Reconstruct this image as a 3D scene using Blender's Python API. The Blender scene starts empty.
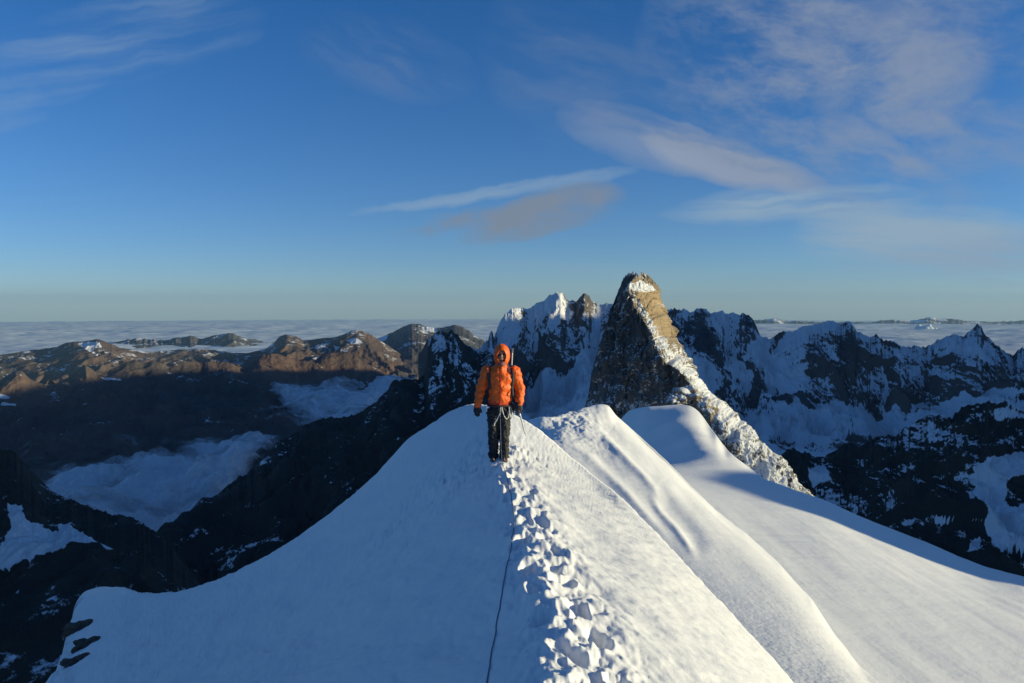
import bpy, bmesh, math, random
import numpy as np
from mathutils import Vector, Matrix
random.seed(7)
sc = bpy.context.scene
COL = sc.collection
R = math.radians
# ------------------------------------------------------------------ camera geometry
W, H, LENS = 1024, 683, 28.0
F = W*LENS/36.0
TH = math.atan((H/2-305)/F)          # pitch down so that eye level falls on row 305
CT, ST = math.cos(TH), math.sin(TH)
def XS(u, v):
    xc = (np.asarray(u, float)-W/2)/F; yc = (H/2-np.asarray(v, float))/F
    d = CT+yc*ST
    return xc/d, (yc*CT-ST)/d
def UV(x, y, z):
    f = y*CT-z*ST; up = y*ST+z*CT
    return W/2+F*x/f, H/2-F*up/f
def P(u, v, Y):
    X, S = XS(u, v)
    return float(X*Y), float(Y), float(S*Y)
def sst(a, b, x):
    t = np.clip((x-a)/(b-a), 0, 1); return t*t*(3-2*t)
# ------------------------------------------------------------------ numpy noise
def _hash(ix, iy, seed):
    h = (ix.astype(np.int64)*374761393 + iy.astype(np.int64)*668265263 + seed*982451653) & 0xffffffff
    h = ((h ^ (h >> 13))*1274126177) & 0xffffffff
    h = ((h ^ (h >> 16))*2246822519) & 0xffffffff
    return h ^ (h >> 15)
_rp = np.random.RandomState(1234); _T = _rp.permutation(4096).astype(np.int32); _T = np.r_[_T, _T]
_an = _rp.rand(4096)*2*math.pi; _GX = np.cos(_an); _GYt = np.sin(_an)
def gnoise(x, y, seed=0):
    x, y = np.broadcast_arrays(x, y)
    fx0 = np.floor(x); fy0 = np.floor(y); fx = x-fx0; fy = y-fy0
    ix = (fx0.astype(np.int32)+seed*37) & 4095; iy = (fy0.astype(np.int32)+seed*101) & 4095
    ux = fx*fx*fx*(fx*(fx*6-15)+10); uy = fy*fy*fy*(fy*(fy*6-15)+10)
    r0 = _T[iy]; r1 = _T[iy+1]
    def g(r, dx, dy):
        a = _T[(r+ix+dx) & 4095]
        return _GX[a]*(fx-dx)+_GYt[a]*(fy-dy)
    n00 = g(r0, 0, 0); n0 = n00+(g(r0, 1, 0)-n00)*ux
    n01 = g(r1, 0, 1); n1 = n01+(g(r1, 1, 1)-n01)*ux
    return (n0+(n1-n0)*uy)*1.5
def fbm(x, y, oct=5, seed=0, gain=.5, lac=2.03):
    s = 0*x; a = 1.; f = 1.
    for o in range(oct):
        s = s+a*gnoise(x*f+17.3*o, y*f-9.1*o, seed+o*13); a *= gain; f *= lac
    return s
def ridged(x, y, oct=5, seed=0, gain=.5, lac=2.05):
    """ridged multifractal, ~0..1, 1 on the ridges"""
    s = 0*x; a = 1.; f = 1.; w = 1.; tot = 0
    for o in range(oct):
        n = 1-np.abs(gnoise(x*f+7.7*o, y*f+3.3*o, seed+o*29))*1.6
        n = np.clip(n, 0, 1)**2
        s = s+a*n*w; tot += a; w = np.clip(n*1.6, .25, 1); a *= gain; f *= lac
    return s/tot
def cells(x, y, seed=0):
    """worley F1, F2, id"""
    ix = np.floor(x); iy = np.floor(y); f1 = np.full(x.shape, 9.); f2 = np.full(x.shape, 9.); idv = np.zeros(x.shape)
    for dx in (-1, 0, 1):
        for dy in (-1, 0, 1):
            h = _hash(ix+dx, iy+dy, seed); h2 = _hash(ix+dx, iy+dy, seed+77)
            px = ix+dx+h/4294967296.0; py = iy+dy+h2/4294967296.0
            d = np.hypot(px-x, py-y); near = d < f1
            f2 = np.where(near, f1, np.minimum(f2, d)); idv = np.where(near, (h % 1000)/1000., idv); f1 = np.where(near, d, f1)
    return f1, f2, idv
# ------------------------------------------------------------------ object helpers
def grid_obj(name, x, y, z, mat, attrs=None, smooth=True, parent=None):
    n, m = x.shape
    co = np.stack([x, y, z], -1).reshape(-1, 3).astype(np.float32)
    i = np.arange(n*m).reshape(n, m)
    q = np.stack([i[:-1, :-1], i[1:, :-1], i[1:, 1:], i[:-1, 1:]], -1).reshape(-1, 4)
    me = bpy.data.meshes.new(name)
    me.vertices.add(len(co)); me.vertices.foreach_set('co', co.ravel())
    me.loops.add(q.size); me.loops.foreach_set('vertex_index', q.ravel().astype(np.int32))
    me.polygons.add(len(q)); me.polygons.foreach_set('loop_start', np.arange(0, q.size, 4, dtype=np.int32))
    me.update(calc_edges=True)
    if smooth: me.polygons.foreach_set('use_smooth', np.ones(len(q), bool))
    for k, a in (attrs or {}).items():
        at = me.attributes.new(k, 'FLOAT', 'POINT'); at.data.foreach_set('value', a.reshape(-1).astype(np.float32))
    me.materials.append(mat)
    o = bpy.data.objects.new(name, me); COL.objects.link(o)
    if parent: o.parent = parent
    return o
def bm_obj(name, bm, mat, parent=None, smooth=True):
    me = bpy.data.meshes.new(name); bm.to_mesh(me); bm.free()
    if smooth:
        for p in me.polygons: p.use_smooth = True
    me.materials.append(mat)
    o = bpy.data.objects.new(name, me); COL.objects.link(o)
    if parent: o.parent = parent
    return o
def structure(o, label=None, cat=None):
    o['kind'] = 'structure'
    if label: o['label'] = label
    if cat: o['category'] = cat
    return o
def tag(o, label, cat, group=None):
    o['label'] = label; o['category'] = cat
    if group: o['group'] = group
    return o
# ------------------------------------------------------------------ materials
def newmat(name):
    m = bpy.data.materials.new(name); m.use_nodes = True
    nt = m.node_tree; b = nt.nodes['Principled BSDF']
    return m, nt, b
def N(nt, t, **kw):
    n = nt.nodes.new(t)
    for k, v in kw.items():
        if k in n.inputs: n.inputs[k].default_value = v
        else: setattr(n, k, v)
    return n
def L(nt, a, b): nt.links.new(a, b)
def math_(nt, op, a, b=None, c=None, clamp=False):
    n = nt.nodes.new('ShaderNodeMath'); n.operation = op; n.use_clamp = clamp
    for i, s in enumerate((a, b, c)):
        if s is None: continue
        if isinstance(s, (int, float)): n.inputs[i].default_value = s
        else: L(nt, s, n.inputs[i])
    return n.outputs[0]
def mixc(nt, f, a, b):
    n = nt.nodes.new('ShaderNodeMix'); n.data_type = 'RGBA'
    for i, s in ((0, f), (6, a), (7, b)):
        if isinstance(s, (int, float)): n.inputs[i].default_value = s
        elif isinstance(s, tuple): n.inputs[i].default_value = (*s, 1)
        else: L(nt, s, n.inputs[i])
    return n.outputs[2]
def noise_tex(nt, scale, detail=5, rough=.55, vec=None, dist=0., typ='FBM'):
    n = nt.nodes.new('ShaderNodeTexNoise'); n.inputs['Scale'].default_value = scale; n.inputs['Detail'].default_value = detail
    n.inputs['Roughness'].default_value = rough; n.inputs['Distortion'].default_value = dist
    if vec is not None: L(nt, vec, n.inputs['Vector'])
    return n.outputs['Fac']
def pos(nt, scale=(1, 1, 1)):
    g = nt.nodes.new('ShaderNodeNewGeometry'); m = nt.nodes.new('ShaderNodeVectorMath'); m.operation = 'MULTIPLY'
    L(nt, g.outputs['Position'], m.inputs[0]); m.inputs[1].default_value = scale
    return m.outputs[0]
def snow_material():
    m, nt, b = newmat('wind_packed_snow')
    p = pos(nt)
    n1 = noise_tex(nt, .35, 4, .5, p); n2 = noise_tex(nt, 9, 5, .6, p); n3 = noise_tex(nt, 70, 4, .7, p)
    c = mixc(nt, n1, (.88, .885, .90), (.93, .93, .925)); c = mixc(nt, math_(nt, 'MULTIPLY', n3, .25), c, (.82, .83, .84))
    L(nt, c, b.inputs['Base Color']); b.inputs['Roughness'].default_value = .62
    b.inputs['Specular IOR Level'].default_value = .25
    h = math_(nt, 'ADD', math_(nt, 'MULTIPLY', n2, .018), math_(nt, 'MULTIPLY', n3, .0035))
    bp = N(nt, 'ShaderNodeBump'); bp.inputs['Strength'].default_value = .55; bp.inputs['Distance'].default_value = 1.
    L(nt, h, bp.inputs['Height']); L(nt, bp.outputs[0], b.inputs['Normal'])
    return m
def rock_snow_material(name, dark, light, warm, size, snowcol=(.8, .82, .86), soft=.14, bump=.5, warm_attr=False, speck=1.6):
    """rock whose snow cover follows the 'snow' attribute, broken up by noise; size = metres of the main noise"""
    m, nt, b = newmat(name)
    p = pos(nt); ps = pos(nt, (1, 1, .35))
    n1 = noise_tex(nt, 1/size, 6, .62, ps); n2 = noise_tex(nt, 4.3/size, 6, .7, ps); n3 = noise_tex(nt, .23/size, 4, .5, p)
    rock = mixc(nt, math_(nt, 'MULTIPLY_ADD', n1, 2.2, -.6, clamp=True), dark, light)
    wf = math_(nt, 'MULTIPLY_ADD', n3, 3., -1.1, clamp=True)
    if warm_attr:
        wa = nt.nodes.new('ShaderNodeAttribute'); wa.attribute_name = 'warm'; wf = math_(nt, 'MULTIPLY', wa.outputs['Fac'], math_(nt, 'MULTIPLY_ADD', n3, .8, .5), clamp=True)
    rock = mixc(nt, wf, rock, warm)
    a = nt.nodes.new('ShaderNodeAttribute'); a.attribute_name = 'snow'
    s = math_(nt, 'ADD', a.outputs['Fac'], math_(nt, 'MULTIPLY_ADD', n2, speck, -speck/2))
    s = math_(nt, 'ADD', s, math_(nt, 'MULTIPLY_ADD', n1, 1.1, -.55))
    mr = N(nt, 'ShaderNodeMapRange'); mr.interpolation_type = 'SMOOTHSTEP'
    L(nt, s, mr.inputs[0]); mr.inputs[1].default_value = .5-soft; mr.inputs[2].default_value = .5+soft
    L(nt, mixc(nt, mr.outputs[0], rock, snowcol), b.inputs['Base Color'])
    b.inputs['Roughness'].default_value = .85; b.inputs['Specular IOR Level'].default_value = .15
    bp = N(nt, 'ShaderNodeBump'); bp.inputs['Strength'].default_value = bump; bp.inputs['Distance'].default_value = size*.35
    L(nt, n2, bp.inputs['Height']); L(nt, bp.outputs[0], b.inputs['Normal'])
    return m
def cloth(name, c, rough=.7, var=.25, scale=18, bump=.25, sheen=0.):
    m, nt, b = newmat(name)
    tc = nt.nodes.new('ShaderNodeTexCoord')
    n = noise_tex(nt, scale, 5, .6, tc.outputs['Object']); n2 = noise_tex(nt, scale*.35, 3, .5, tc.outputs['Object'])
    L(nt, mixc(nt, n, tuple(x*(1-var) for x in c), tuple(min(1, x*(1+var)) for x in c)), b.inputs['Base Color'])
    b.inputs['Roughness'].default_value = rough
    bp = N(nt, 'ShaderNodeBump'); bp.inputs['Strength'].default_value = bump; bp.inputs['Distance'].default_value = .05
    L(nt, math_(nt, 'ADD', n, n2), bp.inputs['Height']); L(nt, bp.outputs[0], b.inputs['Normal'])
    return m
def plain(name, c, rough=.5, metal=0.):
    m, nt, b = newmat(name)
    tc = nt.nodes.new('ShaderNodeTexCoord'); n = noise_tex(nt, 40, 3, .5, tc.outputs['Object'])
    L(nt, mixc(nt, n, tuple(x*.85 for x in c), tuple(min(1, x*1.12) for x in c)), b.inputs['Base Color'])
    b.inputs['Roughness'].default_value = rough; b.inputs['Metallic'].default_value = metal
    return m
SNOW = snow_material()
# ------------------------------------------------------------------ curve helper
def curve(pts, X, smooth=0, k=2):
    """pts (u,v,Y) -> S(X), Y(X) on the columns X"""
    a = np.array(pts, float); x, s = XS(a[:, 0], a[:, 1]); o = np.argsort(x)
    S = np.interp(X, x[o], s[o]); Y = np.exp(np.interp(X, x[o], np.log(a[o, 2])))
    if smooth:
        kk = np.exp(-.5*(np.arange(-3*smooth, 3*smooth+1)/smooth)**2); kk /= kk.sum(); pd = 3*smooth
        S = np.convolve(np.pad(S, pd, 'edge'), kk, 'valid'); Y = np.convolve(np.pad(Y, pd, 'edge'), kk, 'valid')
    return S, Y
# ================================================================== FOREGROUND SNOW RIDGE
SUN_AZ, SUN_EL = R(97), R(9)       # azimuth measured from the view axis (+Y) towards +X
TE = math.tan(SUN_EL)
NX = 1240
X = np.linspace(-.735, .74, NX)
SA, YA = curve([(-90, 800, 11), (0, 715, 13), (30, 692, 15), (45, 684, 18), (60, 676, 22), (66, 668, 27), (69, 640, 38), (72, 611, 50), (83, 595, 52), (101, 588, 50), (122, 586, 45), (130, 590, 38),
   (140, 593, 32), (178, 592, 25), (214, 582, 22), (260, 559, 20), (290, 541, 21), (320, 520, 22), (371, 480, 23), (388, 463, 23.5), (399, 445, 24), (415, 432, 23), (436, 419, 22), (457, 406, 21),
   (475, 401, 21), (495, 404, 20.5), (514, 414, 19.5), (527, 420, 19), (550, 437, 17), (574, 461, 14.7), (610, 486, 11.7), (649, 525, 9.4), (680, 557, 8.2), (726, 607, 6.9), (790, 678, 5.8), (850, 745, 5.1), (900, 800, 4.6), (1000, 920, 4), (1100, 1030, 3.6)], X, 3)
def gsm(a, s):
    k_ = np.exp(-.5*(np.arange(-3*s, 3*s+1)/s)**2); k_ /= k_.sum(); return np.convolve(np.pad(a, 3*s, 'edge'), k_, 'valid')
_w = sst(XS(150, 450)[0], XS(230, 450)[0], X)
SA = SA*(1-_w)+gsm(SA, 14)*_w; YA = YA*(1-_w)+gsm(YA, 45)*_w
SB, YB = curve([(-90, 1100, 60), (300, 680, 80), (380, 600, 88), (440, 540, 92), (480, 480, 94), (500, 445, 95), (520, 424, 80), (533, 418.5, 77), (547, 417, 78), (560, 415.5, 80), (571, 412, 83.5), (588, 406, 89.5), (600, 403.5, 93.3), (609, 405, 94), (615, 414, 93), (638, 435, 88),
   (668, 462, 77), (695, 490, 71), (716, 511, 66), (744, 532, 59), (780, 564, 49.5), (812, 600, 41), (833, 632, 36), (858, 664, 31.5), (879, 683, 28.5), (900, 708, 26), (950, 765, 23), (1000, 825, 20), (1100, 940, 17)], X, 2)
SF, YF = curve([(-90, 1100, 150), (400, 660, 160), (500, 560, 165), (560, 480, 165), (600, 445, 162), (612, 430, 160), (620, 421, 160), (628, 411, 158), (645, 407, 152), (662, 406, 152), (679, 405, 153), (690, 406, 152), (699, 411.5, 150), (716, 435, 138), (729, 452, 128), (746, 465, 121),
   (766, 480.5, 119), (783, 489, 120), (797, 493, 122), (840, 509, 115), (893, 529, 108), (929, 543, 100), (957, 555.5, 95), (986, 567, 91), (1024, 576, 87), (1100, 604, 80)], X, 3)
YB = gsm(YB, 14)
YB0 = gsm(np.interp(X, XS([-90, 400, 520, 545, 600, 650, 680, 726, 790, 860, 950, 1100], [500]*12)[0], [40, 50, 58, 60, 52, 42, 37, 30, 24, 20, 16, 13.]), 30)
SB0 = SA-.035-.18*(1-sst(XS(430, 450)[0], XS(530, 450)[0], X))
cy = np.array([0, 2, 3.4, 4.2, 5.07, 6.4, 8.4, 11.7, 15.3, 19.9, 30, 60])
cx = np.array([.22, .2, .21, .24, .15, .08, .0, -.2, -.38, -.6, -1.2, -3])
cz = np.array([-1.45, -1.55, -1.62, -1.66, -1.75, -1.9, -2.07, -2.32, -2.42, -2.52, -3.0, -5.])
def hA(x, y):
    xc = np.interp(y, cy, cx); zc = np.interp(y, cy, cz); d = x-xc
    r = .10
    soft = np.sqrt(d*d+r*r)-r
    slope = np.where(d < 0, .60, .52)
    return zc-slope*soft-np.where(d > 0, .03*np.clip(d-.8, 0, 9)**2, 0)
PA, PB, PC = -14., -.16, -.05
def planeD(x, y): return PA+PB*x+PC*y
# C mound: thin-plate spline of heights above the D plane
cpts = [(645,407,152),(662,406,152),(679,405,153),(699,411,150),(716,435,138),(729,452,128),(746,465,121),(766,480,119),(783,490,121),
        (628,411,158),(620,421,160),(628,430,152),(640,440,146),(650,450,137),(662,440,139),(680,461,124),(667,417,142),(690,433,131),(708,449,122),(714,460,117),
        (692,420,142),(706,436,132),(721,453,124),(670,455,130),(655,428,145),(640,424,151)]
C3 = []
for (u, v, Y_) in cpts:
    p = P(u, v, Y_); C3.append((p[0], p[1], p[2]-planeD(p[0], p[1])))
for (u, Y_) in [(690,104),(720,100),(745,98),(780,100),(650,110),(830,110),(880,104),(930,96),(900,80),(800,80),(700,80),(640,90),(1000,80),(1060,70),(960,60),(850,50),(760,60)]:
    X_ = XS(u, 500)[0]; C3.append((X_*Y_, Y_, 0.))
C3 = np.array(C3)
def tps_fit(p, lam=.02):
    n = len(p); d = np.hypot(p[:, None, 0]-p[None, :, 0], p[:, None, 1]-p[None, :, 1])+1e-9
    K = d*d*np.log(d)+np.eye(n)*lam*d.mean()**2; Q = np.c_[np.ones(n), p[:, :2]]
    A = np.block([[K, Q], [Q.T, np.zeros((3, 3))]]); return np.linalg.solve(A, np.r_[p[:, 2], 0, 0, 0])
WC = tps_fit(C3, .01)
def bumpC(x, y):
    s = WC[-3]+WC[-2]*x+WC[-1]*y
    for i in range(len(C3)):
        d2 = (x-C3[i, 0])**2+(y-C3[i, 1])**2+1e-9; s = s+WC[i]*.5*d2*np.log(d2)
    near = sst(60, 95, y)
    return s*near
def inv_rows(a, b, n, end=True):
    t = np.linspace(0, 1, n, endpoint=end)[:, None]
    return 1/((1-t)/a[None]+t/b[None])
Xr = X[None]
rowsY, rowsZ = [], []
# --- A
Y0 = np.full(NX, 1.3)
Ya = inv_rows(Y0, YA, 620, False)
z = hA(Xr*Ya, Ya)
zt = hA(X*YA, YA); corr = SA-zt/YA
wgt = sst(0, 1, (np.log(Ya)-math.log(2.0))/(np.log(YA)-math.log(2.0))[None])
corr_s = gsm(corr, 50)
z = z+(corr_s[None]*wgt+(corr-corr_s)[None]*sst(.84, 1., Ya/YA[None]))*Ya
rowsY.append(Ya); rowsZ.append(z)
zA = SA*YA
# --- trough A -> B
n = 60; t = np.linspace(0, 1, n, endpoint=False)[:, None]
dY = (YB0-YA)[None]; Yt = YA[None]+dY*t**1.6; tt = (Yt-YA)/dY
zb0 = gsm(SB0*YB0, 26); zB = SB*YB; zBs = gsm(zB, 30)
mB = np.clip((zBs-zb0)/(YB-YB0), -.45, .3)[None]
h00 = 2*tt**3-3*tt**2+1; h10 = tt**3-2*tt**2+tt; h01 = -2*tt**3+3*tt**2; h11 = tt**3-tt**2
zt_ = h00*zA[None]+h10*dY*(SA-.12)[None]+h01*zb0[None]+h11*dY*mB-tt**.9*(1-tt)**2*dY*.42
rowsY.append(Yt); rowsZ.append(zt_)
# --- B face
Yb = inv_rows(YB0, YB, 170, False); t = (Yb-YB0)/(YB-YB0)
zb = zb0[None]*(1-t)+zBs[None]*t+(zB-zBs)[None]*sst(.72, 1, t) +.55*np.sin(np.pi*t)*sst(XS(520, 450)[0], XS(600, 450)[0], Xr)
rowsY.append(Yb); rowsZ.append(zb)
# --- trough B -> D
YD0 = PA/(np.minimum(SB-.05, -.09)-PB*X-PC); YD0 = np.clip(np.where(YD0 < 0, 1e9, YD0), YB*1.12, YF*.93); YD0 = np.minimum(YD0, np.exp(gsm(np.log(YD0), 22)))
n = 44; t = np.linspace(0, 1, n, endpoint=False)[:, None]; Yq = YB[None]+(YD0-YB)[None]*t
wl_ = sst(XS(500, 450)[0], XS(590, 450)[0], X)      # left of this the slope beyond the crest simply falls away
def surfD(x, y, s_end):
    w_ = wl_[None] if np.ndim(y) == 2 else wl_
    return (planeD(x, y)+bumpC(x, y))*w_+(1-w_)*s_end*y
zD0 = surfD(X*YD0, YD0, np.minimum(SB, SF)-.03)
zq = zB[None]*(1-t)+zD0[None]*t-(YD0-YB)[None]*.5*t*(1-t)**2
rowsY.append(Yq); rowsZ.append(zq)
# --- D / C
Yd = inv_rows(YD0, YF, 300, False)
zd = surfD(Xr*Yd, Yd, (np.minimum(SB, SF)-.03)[None])
zf = surfD(X*YF, YF, np.minimum(SB, SF)-.03); zF = SF*YF
ww = sst(0, 1, (Yd-YD0)/(YF-YD0))
ww = ww*ww
eF = zF-zf; eFs = gsm(eF, 30)
zd = zd+eFs[None]*ww+(eF-eFs)[None]*ww**8
rowsY.append(Yd); rowsZ.append(zd)
# --- far drop
n = 40; t = np.linspace(0, 1, n)[:, None]; dd = 260*t**2
rowsY.append(YF[None]+dd); rowsZ.append(zF[None]+(SF-.03)[None]*dd-np.minimum(.02*dd*dd, .9*dd))
GY = np.concatenate(rowsY); GZ = np.concatenate(rowsZ); GX = Xr*GY
# undulation of the wind-packed surface (never on the near crest)
dist = np.hypot(GX, GY)
damp = sst(1.5, 6, GY)
far = sst(20, 60, GY)
und = .03*fbm(GX*.55, GY*.4, 4, 3)*damp*(1-far)+.14*far*fbm(GX*.07, GY*.035, 3, 4)
# downslope wind streaks on the sunny faces
xr = GX*.86+GY*.5; yr = -GX*.5+GY*.86
sun_side = sst(.2, 1.2, GX-np.interp(GY, cy, cx))
und = und+sun_side*(.005+.002*far)*fbm(xr*.9, yr*3.2, 5, 9, .6)+sun_side*far*.03*fbm(xr*.07, yr*.35, 3, 10, .5)
left = 1-sun_side
und = und+left*(.05*fbm(GX*1.1+GY*.6, GY*.45-GX*.3, 5, 21, .55)+.010*fbm(GX*3.1+GY*1.6, GY*1.2-GX*.8, 4, 22, .6))*sst(2, 5, GY)*(1-far)
# grooves of the B face
grv = far*sst(534, 560, GX/GY*F+512)*(1-sst(.0, 14, GX-8-.0*GY))
und = und+sst(22, 40, GY)*(1-sst(80, 95, GY))*sst(535, 570, GX/GY*F+512)*(.06*fbm((GX-GY*.05)*.28, GY*.05, 2, 40)+.012*fbm(GX*.8, GY*.12, 3, 41))
# fine crust
und = und+.0045*fbm(GX*5, GY*5, 3, 50)*(1-far)*(1+1.2*sun_side)+.008*far*fbm(GX*1.3, GY*1.3, 3, 55)
# scattered pock marks on the lit face
f1, f2, idv = cells(GX*3.1, GY*3.1, 5)
pk = (idv > .90)*(1-sst(.05, .22, f1))*sun_side*(1-far)
und = und-.012*pk
# hollows and ribs drawn out by the wind on the second ridge's face
def line_d(u, v, pts):
    p = np.array(pts, float); best = np.full(u.shape, 1e9); sd = np.zeros(u.shape); al = np.zeros(u.shape); acc = 0; L_ = np.hypot(*np.diff(p, axis=0).T).sum()
    for a, b_ in zip(p, p[1:]):
        e = b_-a; l = np.hypot(*e); t = np.clip(((u-a[0])*e[0]+(v-a[1])*e[1])/(l*l), 0, 1); d = np.hypot(u-a[0]-t*e[0], v-a[1]-t*e[1])
        s_ = np.sign((u-a[0])*e[1]-(v-a[1])*e[0]); m_ = d < best; best = np.where(m_, d, best); sd = np.where(m_, s_, sd); al = np.where(m_, (acc+t*l)/L_, al); acc += l
    return best*sd, al
r0, r1 = 680, 850
uu, vv_ = UV(GX[r0:r1], GY[r0:r1], GZ[r0:r1])
for pts, wd, am in [([(592,424),(606,434),(622,450),(640,468),(656,484),(664,498)], 7, .26), ([(650,488),(662,506),(676,522),(690,542),(702,560)], 8, .22), ([(610,430),(640,456),(672,486),(700,520)], 11, .16), ([(560,432),(590,452),(620,480),(650,512),(680,545)], 10, .20)]:
    d, al = line_d(uu, vv_, pts); fade = sst(0, .25, al)*sst(1, .7, al)
    und[r0:r1] += am*fade*(-np.exp(-((d-wd*.9)/wd)**2)+.75*np.exp(-((d+wd*.35)/(wd*.45))**2))*GY[r0:r1]/70
GZ = GZ0_ = GZ+0
GZ0 = GZ.copy()
GZ = GZ+und
# ---- trampled trail
tr = [(604,700),(583,645),(566,606),(549,566),(533,528),(520,498),(511,478),(503,463)]
def ray_hit(u, v, Zs=None):
    Zs = GZ0 if Zs is None else Zs
    X_, S_ = XS(u, v); i = int(np.clip(np.searchsorted(X, X_), 1, NX-1))
    w = (X_-X[i-1])/(X[i]-X[i-1]); y = GY[:, i-1]*(1-w)+GY[:, i]*w; zc = Zs[:, i-1]*(1-w)+Zs[:, i]*w
    s = zc/y; k = int(np.argmax(s >= S_)); k = max(k, 1)
    q = (S_-s[k-1])/(s[k]-s[k-1]+1e-12); Yh = y[k-1]+(y[k]-y[k-1])*np.clip(q, 0, 1)
    return float(X_*Yh), float(Yh), float(zc[k-1]+(zc[k]-zc[k-1])*np.clip(q, 0, 1))
T3 = np.array([ray_hit(u, v) for u, v in tr])
rs = np.random.RandomState(11)
seg = np.r_[0, np.cumsum(np.hypot(np.diff(T3[:, 0]), np.diff(T3[:, 1])))]
nA = 720
ty = T3[:, 1]; o_ = np.argsort(ty)
fullx, fully = GX[:nA], GY[:nA]
near = (np.abs(fullx-np.interp(fully, ty[o_], T3[o_, 0])) < 1.3) & (fully < 13.5)
xa, ya = fullx[near], fully[near]
ctr = np.interp(ya, ty[o_], T3[o_, 0]); ctr = ctr+.05*fbm(ya*.9, ya*0, 3, 61)
dx = xa-ctr
inlen = (1-sst(T3[-1, 1]+.1, T3[-1, 1]+.9, ya))
band = np.exp(-(np.abs(dx)/.235)**3.2)*inlen
dz = -.035*band
f1, f2, idv = cells(xa*13+.3*fbm(xa*6, ya*6, 2, 70), ya*11, 71)
clod = (idv-.45)*sst(0, .25, f2-f1)
g1, g2, idg = cells(xa*31, ya*27, 73)
clod2 = (idg-.5)*sst(0, .6, g2-g1)
wide = np.exp(-(np.abs(dx)/.34)**3)*inlen
dz = dz+band*(.026*clod)+wide*(.008*clod2)+wide*.032*fbm(xa*4, ya*4, 4, 75)
wv = .55*fbm(xa*7, ya*7, 4, 80)
order = np.argsort(ya); xs_, ys_ = xa[order], ya[order]; dzs = dz[order]; wvs = wv[order]
k = 0; s = .1
while s < seg[-1]+.1:
    cx_ = np.interp(s, seg, T3[:, 0]); cyy = np.interp(s, seg, T3[:, 1])
    side = 1 if k % 2 else -1
    hx = cx_+side*(.095+.035*rs.randn())+.03*rs.randn(); hy = cyy+.04*rs.randn()
    i0, i1 = np.searchsorted(ys_, [hy-.6, hy+.6]); X1, Y1 = xs_[i0:i1], ys_[i0:i1]
    a = rs.randn()*.25; ex = (X1-hx)*math.cos(a)+(Y1-hy)*math.sin(a); ey = -(X1-hx)*math.sin(a)+(Y1-hy)*math.cos(a)
    rr = np.sqrt((ex/.062)**2+(ey/.135)**2)+wvs[i0:i1]
    dep = .035+.06*rs.rand()**1.5
    dzs[i0:i1] += -dep*(1-sst(.55, 1.15, rr))+.020*np.exp(-((rr-1.35)/.28)**2)*(.5+rs.rand())
    s += .225+.05*rs.randn(); k += 1
for i in range(900):
    q = rs.rand()**.8*seg[-1]; bx = np.interp(q, seg, T3[:, 0])+rs.choice([-1, 1], p=[.35, .65])*(.16+abs(rs.randn())*.20); by = np.interp(q, seg, T3[:, 1])+rs.randn()*.1
    r_ = max(.006+.018*rs.rand()**3, by/F*1.5)
    i0, i1 = np.searchsorted(ys_, [by-.12, by+.12])
    dzs[i0:i1] += r_*.6*np.exp(-((xs_[i0:i1]-bx)**2+(ys_[i0:i1]-by)**2)/(r_*r_))
dz = np.empty_like(dzs); dz[order] = dzs
DZ = np.zeros_like(fullx); DZ[near] = dz
def blur(a):
    b_ = a.copy(); b_[1:-1] = .25*a[:-2]+.5*a[1:-1]+.25*a[2:]; c_ = b_.copy(); c_[:, 1:-1] = .25*b_[:, :-2]+.5*b_[:, 1:-1]+.25*b_[:, 2:]; return c_
soft = DZ
for _k in range(2): soft = blur(soft)
DZ = blur(DZ)*.4+soft*.6
cr = np.zeros_like(fullx)
k1, k2, kid = cells(xa*11+.5*fbm(xa*9, ya*9, 2, 84), ya*9, 85); m1, m2, mid_ = cells(xa*24, ya*20, 86)
cr[near] = wide*(.015*np.clip(kid-.35, 0, 1)*sst(.75, .1, k1)*1.6+.012*np.clip(mid_-.3, 0, 1)*sst(.8, .1, m1)*1.6)+band*.018*fbm(xa*9, ya*8, 4, 87, .6)
DZ = DZ*.82+blur(cr)
xa, ya = fullx, fully
hump = np.exp(-(((xa+.3)/.9)**2+((ya-12.6)/1.6)**2)); DZ = DZ+hump*(.05*fbm(xa*3, ya*3, 4, 90)+.02*fbm(xa*9, ya*8, 3, 91))
hl = np.exp(-(((xa+1.2)/1.1)**2+((ya-11.5)/2.5)**2)); DZ = DZ+hl*.05*fbm(xa*2.2, ya*2.2, 5, 92, .6)
GZ[:nA] += DZ*sst(1.3, 2.2, ya)
lump = np.exp(-(((GX-5.6)/4.)**2+((GY-82)/14.)**2)); GZ += lump*(.20*fbm(GX*.6, GY*.25, 4, 95, .6))
ridge = structure(grid_obj('snow_ridge', GX, GY, GZ, SNOW), 'sharp white snow ridge with a trampled footprint trail along its crest', 'snow ridge')
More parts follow.
